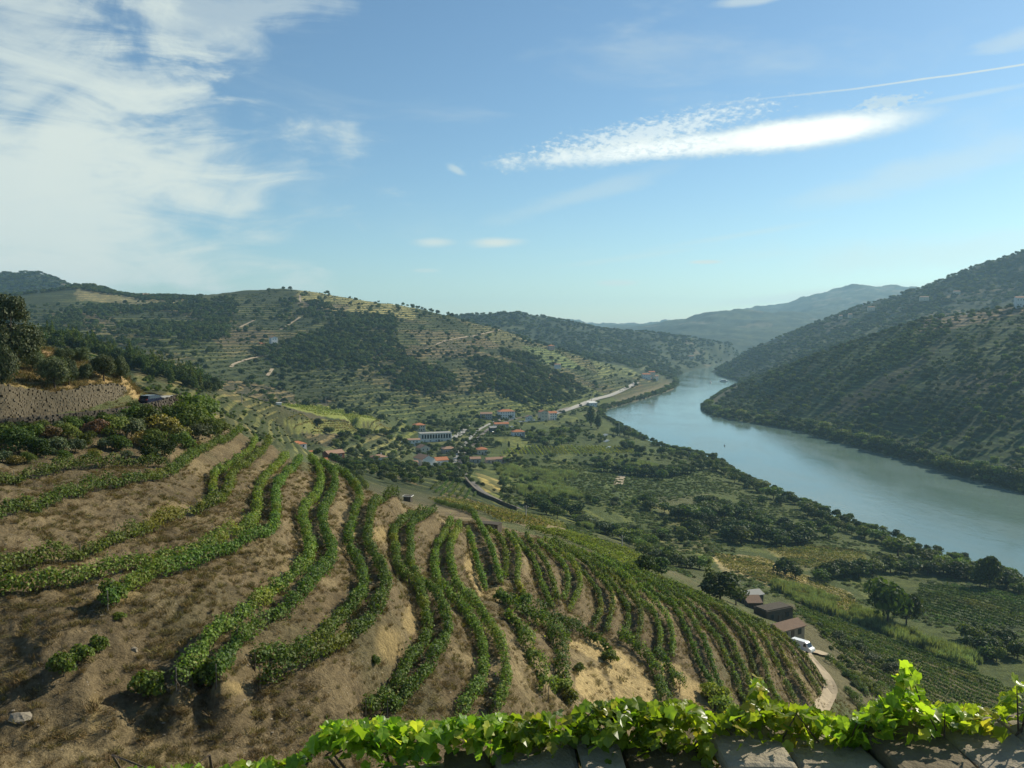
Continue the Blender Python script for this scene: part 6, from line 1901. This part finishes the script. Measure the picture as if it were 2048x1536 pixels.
# ------------------------------------------------------------------ vehicles
def vehicle(name, label, cat, loc, rz, prof, glass_prof, width, paint, wheels, wr, lamps_front, lamps_rear, glass_w=None, tilt=0.0, win=None):
    root = thing(name, label, cat, loc, rz)
    n = len(prof)
    v, f = [], []
    for s, k in ((-1, 0.93), (-1, 1.0), (1, 1.0), (1, 0.93)):
        for (x, z) in prof:
            taper = 1.0 - 0.16 * max(0.0, (z - 0.85)) if z > 0.85 else 1.0
            kk = k if abs(s) == 1 else 1
            inset = 0.05 if kk < 1 else 0.0
            cx = sum(q[0] for q in prof) / n
            cz = sum(q[1] for q in prof) / n
            xx, zz = (x + (cx - x) * inset, z + (cz - z) * inset)
            v.append((xx, s * width / 2 * taper * (1.0 if kk < 1 else 0.97), zz))
    for r_ in range(3):
        for i in range(n):
            j = (i + 1) % n
            f.append((r_ * n + i, r_ * n + j, (r_ + 1) * n + j, (r_ + 1) * n + i))
    f.append(tuple(range(n - 1, -1, -1)))
    f.append(tuple(3 * n + i for i in range(n)))
    mb = MB()
    mb._add(v, f)
    mb.build('body', M[paint], root)
    for gp in glass_prof:
        (x0, z0, x1, z1, kind) = gp
        if kind == 'end':                               # windscreen or rear screen
            dx, dz = x1 - x0, z1 - z0
            L = math.hypot(dx, dz)
            nx_, nz_ = dz / L, -dx / L
            if nx_ * (x0 + x1) < 0:
                nx_, nz_ = -nx_, -nz_
            g = MB()
            w0, w1 = width * 0.42, width * 0.37
            q = []
            for (x, z, w_) in ((x0, z0, w0), (x1, z1, w1)):
                for s in (-1, 1):
                    q.append((x + nx_ * 0.02, s * w_, z + nz_ * 0.02))
                    q.append((x - nx_ * 0.05, s * w_, z - nz_ * 0.05))
            g._add(q, [(0, 2, 6, 4), (1, 5, 7, 3), (0, 1, 3, 2), (4, 6, 7, 5), (0, 4, 5, 1), (2, 3, 7, 6)])
            g.build('screen', M['glass'], root)
        else:
            for s in (-1, 1):
                g = MB()
                q = []
                for z, xa, xb in ((z0, x0, x1), (z1, x0 + 0.12, x1 - 0.12)):
                    tp = 1.0 - 0.16 * max(0.0, z - 0.85)
                    for xq in (xa, xb):
                        q += [(xq, s * (width / 2 * tp + 0.012), z), (xq, s * (width / 2 * tp - 0.06), z)]
                g._add(q, [(0, 2, 6, 4), (1, 5, 7, 3), (0, 4, 5, 1), (2, 3, 7, 6), (0, 1, 3, 2), (4, 6, 7, 5)])
                g.build('side_window', M['glass'], root)
    for x in wheels:
        for s in (-1, 1):
            y = s * (width / 2 - 0.12)
            wo = MB().tube([(0, -0.11, 0), (0, 0.11, 0)], wr, 16).build('wheel', M['rubber'], root, (x, y, wr))
            MB().tube([(0, s * 0.08, 0), (0, s * 0.125, 0)], wr * 0.6, 12).build('rim', M['steel'], wo)
    for (x, z, m, nm) in lamps_front + lamps_rear:
        for s in (-1, 1):
            MB().box((x, s * width * 0.38, z), (0.08, width * 0.16, 0.16)).build(nm, M[m], root)
    return root


i0 = int(len(ROAD) * 0.66)
cp_ = P(306, 803.5, 131.5)
dirv = ROAD[i0 + 2] - ROAD[i0 - 2]
cz = float(ground(cp_[0], cp_[1])) + 0.12
vehicle('car', 'dark blue estate car on the road bend at left', 'car', (cp_[0], cp_[1], cz), math.atan2(dirv[1], dirv[0]) - R(28),
        [(-2.15, 0.35), (-2.2, 0.75), (-2.1, 1.0), (-1.85, 1.45), (-0.2, 1.5), (0.35, 1.42), (1.05, 0.98), (1.95, 0.85), (2.2, 0.62), (2.18, 0.32)],
        [(0.42, 1.36, 1.0, 1.02, 'end'), (-2.08, 1.06, -1.88, 1.40, 'end'), (-1.75, 0.98, 0.55, 1.38, 'side')], 1.78, 'carpaint', (-1.35, 1.35), 0.32,
        [(2.15, 0.68, 'lamp_white', 'headlight')], [(-2.16, 0.88, 'lamp_red', 'tail_light')])
vp = hit(1604, 1302)
vehicle('van', 'white delivery van parked by the farmhouse', 'van', vp + (0, 0, 0.15), R(-48),
        [(-2.6, 0.4), (-2.65, 1.2), (-2.6, 2.25), (-2.3, 2.4), (1.1, 2.4), (1.5, 2.2), (2.15, 1.3), (2.65, 1.1), (2.75, 0.7), (2.7, 0.38)],
        [(1.56, 2.12, 2.12, 1.36, 'end'), (0.7, 1.35, 1.5, 2.05, 'side')], 2.0, 'vanpaint', (-1.7, 1.75), 0.36,
        [(2.7, 0.85, 'lamp_white', 'headlight')], [(-2.66, 0.95, 'lamp_red', 'tail_light')])
for px, py, d, rz, paint, lab in ((958, 889, 735, 50, 'carpaint', 'dark lorry standing on the station road'),):
    p = P(px, py, d)
    z = float(ground(p[0], p[1])) + 0.5
    lo = thing('lorry', lab, 'lorry', (p[0], p[1], z), R(rz))
    MB().box((-1.2, 0, 2.1), (5.0, 2.4, 2.6)).build('load_box', M['stone_dark'], lo)
    MB().prism([(1.5, 0.5), (3.2, 0.5), (3.2, 1.5), (2.9, 2.5), (1.5, 2.6)], -1.1, 1.1).build('cab', M['carpaint'], lo)
    MB().box((3.1, 0, 1.9), (0.12, 1.9, 0.7)).build('screen', M['glass'], lo)
    for x in (-2.8, 2.2):
        for s in (-1, 1):
            MB().tube([(0, -0.15, 0), (0, 0.15, 0)], 0.5, 12).build('wheel', M['rubber'], lo, (x, s * 1.05, 0.5))
cars = ((1041, 843, 1000), (1046, 841, 1005), (1051, 843, 1002), (1068, 842, 1010), (983, 868, 862), (1024, 852, 930))
for k, (px, py, d) in enumerate(cars):
    p = P(px, py, d)
    vehicle('car', f'parked car near the station, {ordinal(sorted(c[0] for c in cars).index(px) + 1)} from the left of six', 'car', (p[0], p[1], float(ground(p[0], p[1])) + 0.45), R(40 + 70 * k),
            [(-2.1, 0.35), (-2.15, 0.8), (-1.8, 1.4), (-0.2, 1.45), (0.35, 1.4), (1.05, 0.98), (1.95, 0.85), (2.15, 0.6), (2.1, 0.32)], [(0.42, 1.34, 1.0, 1.02, 'end'), (-1.7, 0.98, 0.5, 1.34, 'side')], 1.75, 'vanpaint' if k % 3 != 1 else 'carpaint', (-1.3, 1.3), 0.32,
            [(2.1, 0.66, 'lamp_white', 'headlight')], [(-2.12, 0.88, 'lamp_red', 'tail_light')])

# ------------------------------------------------------------------ river things
def boat(label, px, py, L, rz):
    p = PZ(px, py, 0)
    b = thing('tour_boat', label, 'boat', p, R(rz))
    hw = L * 0.13
    sec = [(-0.5, 0.9), (-0.3, 1.0), (0.15, 1.0), (0.38, 0.7), (0.5, 0.05)]
    v, f = [], []
    for t, w in sec:
        v += [(t * L, -hw * w * 0.8, -0.3), (t * L, -hw * w, 1.5), (t * L, hw * w, 1.5), (t * L, hw * w * 0.8, -0.3)]
    for i in range(len(sec) - 1):
        for k in range(4):
            f.append((i * 4 + k, i * 4 + (k + 1) % 4, i * 4 + 4 + (k + 1) % 4, i * 4 + 4 + k))
    f += [(3, 2, 1, 0), tuple(len(v) - 4 + k for k in range(4))]
    m = MB()
    m._add(v, f)
    m.build('hull', M['white'], b)
    MB().box((-L * 0.08, 0, 2.5), (L * 0.6, hw * 1.6, 2.0)).build('cabin', M['white'], b)
    for s in (-1, 1):
        MB().box((-L * 0.08, s * hw * 0.81, 2.6), (L * 0.54, 0.08, 0.8)).build('window_band', M['pane'], b)
    MB().box((-L * 0.12, 0, 4.6), (L * 0.42, hw * 1.5, 0.15)).build('canopy', M['white'], b)
    m = MB()
    for x in (-0.3, 0.06):
        for s in (-1, 1):
            m.tube([(x * L, s * hw * 0.7, 3.5), (x * L, s * hw * 0.7, 4.55)], 0.07, 6)
    m.build('canopy_posts', M['steel'], b)
    return b


boat('white tour boat in mid river, right one of two', 1449, 763, 22, -20)
boat('smaller white boat in mid river, left one of two', 1421, 766, 13, -100)
p = PZ(1449, 892, 0)
o = thing('buoy', 'small dark marker buoy alone on the river', 'buoy', p)
MB().tube([(0, 0, -0.3), (0, 0, 0.5), (0, 0, 0.9)], [0.7, 0.7, 0.3], 12).build('float', M['rubber'], o)
MB().tube([(0, 0, 0.9), (0, 0, 2.6)], [0.12, 0.08], 6).build('marker', M['rubber'], o)
p = PZ(1256, 868, 0)
pier = thing('landing_stage', 'white landing stage on dark piles at the river bank', 'pier', p, R(8))
MB().box((0, 0, 3.6), (12, 3.2, 0.35)).build('deck', M['white'], pier)
for x in (-5, -1, 2.6, 5.4):
    for y in (-1.2, 1.2):
        MB().tube([(x, y, -2.5), (x, y, 3.43)], 0.28, 8).build('pile', M['stone_dark'], pier)
rl = MB()
for x in (-5.8, -2, 2, 5.8):
    rl.tube([(x, -1.5, 3.7), (x, -1.5, 4.7)], 0.05, 5)
rl.tube([(-5.8, -1.5, 4.7), (5.8, -1.5, 4.7)], 0.05, 5)
rl.build('railing', M['steel'], pier)
for px, nm in ((1270, 'left'), (1276, 'right')):
    p = PZ(px, 866, 0)
    tag(MB().tube([(0, 0, -2.5), (0, 0, 4.0), (0, 0, 4.4)], [0.32, 0.32, 0.12], 8).build('mooring_pile', M['stone_dark'], None, p), f'dark mooring pile standing in the river, {nm} one of two', 'pile')
p = hit(1238, 872)
o = thing('flagpole', 'thin white mast beside the landing stage', 'mast', p)
MB().tube([(0, 0, -0.5), (0, 0, 15)], [0.22, 0.12], 7).build('pole', M['white'], o)
MB().box((0, 0, 0.15), (1.2, 1.2, 0.5)).build('foot', M['concrete'], o)
for k, (px, py, w_, lab) in enumerate(((1207, 872, 9, 'upper flight of the white steps down to the landing stage'), (1210, 884, 7, 'middle flight of the white steps down to the landing stage'), (1213, 897, 6, 'lowest white step and gate post by the trellised vineyard'))):
    p = hit(px, py)
    st = thing('stairway', lab, 'steps', p, R(-60))
    for j in range(5):
        MB().box((0, j * 0.9, 0.25 + j * 0.32), (w_ * 0.6, 1.0, 0.7)).build('step', M['white'], st)

# ------------------------------------------------------------------ poles
def pole(label, px, py, hp, dmin=200):
    p = hit(px, py, dmin)
    h = hp * p[1] / FPX
    o = thing('utility_pole', label, 'pole', p)
    MB().tube([(0, 0, -0.6), (0, 0, h)], [0.28, 0.2], 7).build('shaft', M['concrete'], o)
    MB().box((0, 0, h - 0.8), (2.0, 0.18, 0.18)).build('crossarm', M['post'], o)
    for x in (-0.85, 0.85):
        MB().tube([(x, 0, h - 0.7), (x, 0, h - 0.35)], 0.09, 6).build('insulator', M['white'], o)


pole('grey pole standing on the upper yellow field', 652, 815, 22)
pole('grey pole on the hillside right of the upper yellow field', 780, 782, 20, 700)
pole('thin pole at the foot of the spur right of the road bend', 484, 806, 22, 250)
pole('pole beside the riverside road near the boathouse', 1183, 808, 26, 900)
pole('pole on the bank by the railway bend', 1052, 1040, 30, 200)
pole('dark pole at the right of the yellow vineyard', 1244, 1100, 30, 190)

# ------------------------------------------------------------------ roadside parapet and vines right in front of the camera
WY = 5.06                                               # distance of the parapet from the eye
wallz = HC - 2.67


def wall_line(x):
    """the parapet runs across the view, a little lower and closer on the left"""
    return np.array((x, WY + 0.05 * x, wallz + (0.035 * x if x > 0 else 0.16 * x)))


pw = thing('roadside_parapet', 'grey stone parapet along the bottom edge, overgrown with vine leaves', 'wall', wall_line(1.5))
o0 = np.array(pw.location)
srg = np.random.default_rng(9)
x = -3.4
k = 0
while x < 6.5:
    L = srg.uniform(0.24, 0.6)
    c = wall_line(x + L / 2) - o0 + (0, srg.normal(0, 0.03), srg.normal(-0.01, 0.025))
    mb = MB()
    hh = srg.uniform(0.14, 0.19)
    mb.box((0, 0, 0), (L - 0.01, 0.64, hh))
    mb.v = [(a + srg.normal(0, 0.02), b + srg.normal(0, 0.03), z + srg.normal(0, 0.02)) for a, b, z in mb.v]
    o = mb.build('coping_stone', M['wallstone' if k % 3 == 1 else 'stone'], pw, c - (0, 0, hh / 2), math.atan(0.05) + srg.normal(0, 0.015))
    bv = o.modifiers.new('worn_edge', 'BEVEL')
    bv.width = 0.035
    bv.segments = 2
    x += L
    k += 1
for course in range(3):
    x = -3.4 + 0.2 * course
    while x < 6.5:
        L = srg.uniform(0.3, 0.7)
        c = wall_line(x + L / 2) - o0
        mb = MB().box((0, 0, 0), (L - 0.025, 0.42, 0.22))
        mb.v = [(a + srg.normal(0, 0.015), b + srg.normal(0, 0.02), z + srg.normal(0, 0.012)) for a, b, z in mb.v]
        mb.build('stone', M['stone'], pw, c - (0, 0, 0.30 + 0.235 * course), math.atan(0.05))
        x += L
v = np.array([wall_line(-3.5) + (0, 0.0, -2.2), wall_line(6.6) + (0, 0, -2.2), wall_line(6.6) + (0, 0, -0.2), wall_line(-3.5) + (0, 0, -0.2)]) - o0
v = v + (0, 0, 0.13)
core = MB()
core._add([tuple(q + (0, dy, 0)) for dy in (-0.26, 0.26) for q in v], [(0, 1, 2, 3), (7, 6, 5, 4), (3, 2, 6, 7), (0, 4, 5, 1), (1, 5, 6, 2), (0, 3, 7, 4)])
core.build('core', M['wallstone'], pw)
# the road the camera travels on
tag(MB().box((1.0, 1.2, HC - 3.35), (40, 6.4, 0.1)).build('roadway', M['asphalt']), kind='structure')


def leaf_mesh(seed):
    """one vine leaf: five-lobed blade, folded along the midrib, with a short stalk"""
    rg = np.random.default_rng(seed)
    out = [(0.0, -0.42), (0.22, -0.50), (0.40, -0.28), (0.36, -0.08), (0.52, 0.10), (0.34, 0.20), (0.24, 0.32), (0.0, 0.56), (-0.24, 0.32), (-0.34, 0.20), (-0.52, 0.10), (-0.36, -0.08), (-0.40, -0.28), (-0.22, -0.50)]
    v = [(0, -0.1, 0.0)]
    for a, b in out:
        a *= rg.uniform(0.9, 1.1)
        v.append((a, b, 0.16 * abs(a) + 0.05 * math.sin(b * 7) - 0.15 * b * b))
    n = len(out)
    f = [(0, 1 + i, 1 + (i + 1) % n) for i in range(n)]
    m = len(v)
    v += [(-0.012, -0.4, 0), (0.012, -0.4, 0), (0.01, -0.85, -0.12), (-0.01, -0.85, -0.12)]
    f.append((m, m + 1, m + 2, m + 3))
    me = bpy.data.meshes.new('leaf')
    me.from_pydata(v, [], f)
    me.polygons.foreach_set('use_smooth', [True] * len(me.polygons))
    me.materials.append(M['fresh'])
    return me


leaves = [leaf_mesh(600 + i) for i in range(5)]
lv = [np.array([w_.co for w_ in me.vertices]) for me in leaves]
lf = [[tuple(p.vertices) for p in me.polygons] for me in leaves]
# outline of the foliage along the wall: photo x, photo y of its upper edge
EDGE = [(120, 1545), (300, 1528), (470, 1522), (600, 1505), (660, 1435), (760, 1430), (860, 1440), (960, 1420), (1080, 1420), (1180, 1395), (1260, 1390), (1330, 1400), (1370, 1390), (1430, 1420), (1490, 1405), (1515, 1330), (1540, 1395), (1620, 1405), (1700, 1430), (1780, 1380), (1815, 1305), (1850, 1395), (1930, 1405), (2000, 1395), (2030, 1345), (2080, 1370), (2200, 1380)]
PLANTS = [(100, 640, 'trailing vine with few leaves at the bottom left corner of the view'), (640, 1010, 'sunlit roadside vine left of the bare coping stones'), (1010, 1340, 'sunlit roadside vine over the middle of the parapet'),
          (1340, 1640, 'sunlit roadside vine with one upright shoot, left of two such'), (1640, 1920, 'sunlit roadside vine with one upright shoot, right of two such'), (1920, 2180, 'sunlit roadside vine at the bottom right corner')]
frg = np.random.default_rng(77)
for (xa, xb, lab) in PLANTS:
    base_x = ((xa + xb) / 2 - CX) / FPX * WY
    root = thing('grape_vine', lab, 'vine', wall_line(base_x) + (0, 0.35, -0.7), 0, 'leafy vines on the roadside parapet')
    o0 = np.array(root.location)
    n = int((xb - xa) * 3.4) if xa > 600 else 330
    extra_v, extra_f = [], []
    for i in range(n):
        px = frg.uniform(xa, xb)
        top = np.interp(px, [e[0] for e in EDGE], [e[1] for e in EDGE])
        span = max(1500 - top, 26)
        py = top + 14 + abs(frg.normal(0, 0.55)) * span * 0.95
        hole = float(fbm(np.array([px / 55.0]), np.array([py / 26.0]), 2)[0])
        if hole < -0.12 and frg.random() < 0.8:
            continue
        if px > 900 and py > 1530 and frg.random() < 0.6:
            continue
        d = WY + 0.05 * (px - CX) / FPX * WY + frg.normal(0.24, 0.15)
        p = P(px, py, d) - o0
        s = frg.uniform(0.045, 0.105)
        e = Matrix.Translation(Vector(p)) @ Matrix.Rotation(frg.uniform(0, 6.28), 4, 'Z') @ Matrix.Rotation(frg.uniform(0.15, 1.25), 4, 'X') @ Matrix.Rotation(frg.normal(0, 0.5), 4, 'Y') @ Matrix.Rotation(frg.uniform(-0.6, 0.6) + 3.14, 4, 'Z')
        k = int(frg.integers(5))
        if i < 150:
            o = obj('leaf', leaves[k], root)
            o.matrix_basis = e @ Matrix.Scale(s, 4)
        else:
            b = len(extra_v)
            mm = np.array(e @ Matrix.Scale(s, 4))
            extra_v += list((lv[k] @ mm[:3, :3].T) + mm[:3, 3])
            extra_f += [tuple(q + b for q in fc) for fc in lf[k]]
    if extra_f:
        me = bpy.data.meshes.new('foliage')
        me.from_pydata([tuple(q) for q in extra_v], [], extra_f)
        me.materials.append(M['fresh'])
        tag(obj('foliage', me, root), kind='stuff')
    st = MB()
    for j in range(5 if xa > 600 else 3):
        px = frg.uniform(xa + 20, xb - 20)
        top = np.interp(px, [e[0] for e in EDGE], [e[1] for e in EDGE])
        a = np.array((frg.uniform(-0.2, 0.2), 0.25, -0.6))
        m = P(px + frg.uniform(-120, 120), 1510, WY + 0.3) - o0
        b = P(px, top + 25, WY + 0.12) - o0
        st.tube([a, (a + m) / 2 + (0, 0, 0.1), m, (m + b) / 2, b], [0.016, 0.012, 0.009, 0.006, 0.003], 5, False)
    st.build('shoots', M['bark'], root)

# ------------------------------------------------------------------ air over the valley
hz = MB().box((0, 4500, (452 - 8) / 2), (24000, 10200, 452 + 8)).build('haze', M['white'])
hz.location = (0, 0, 0)
m, t, out = new_mat('valley_haze')
pv = t.add('ShaderNodeVolumePrincipled')
pv.inputs['Color'].default_value = (0.46, 0.78, 1.0, 1)
pv.inputs['Density'].default_value = HAZE
pv.inputs['Anisotropy'].default_value = 0.25
t.l.new(pv.outputs[0], out.inputs['Volume'])
hz.data.materials.clear()
hz.data.materials.append(m)
tag(hz, 'thin bluish haze filling the valley air', 'haze', kind='stuff')
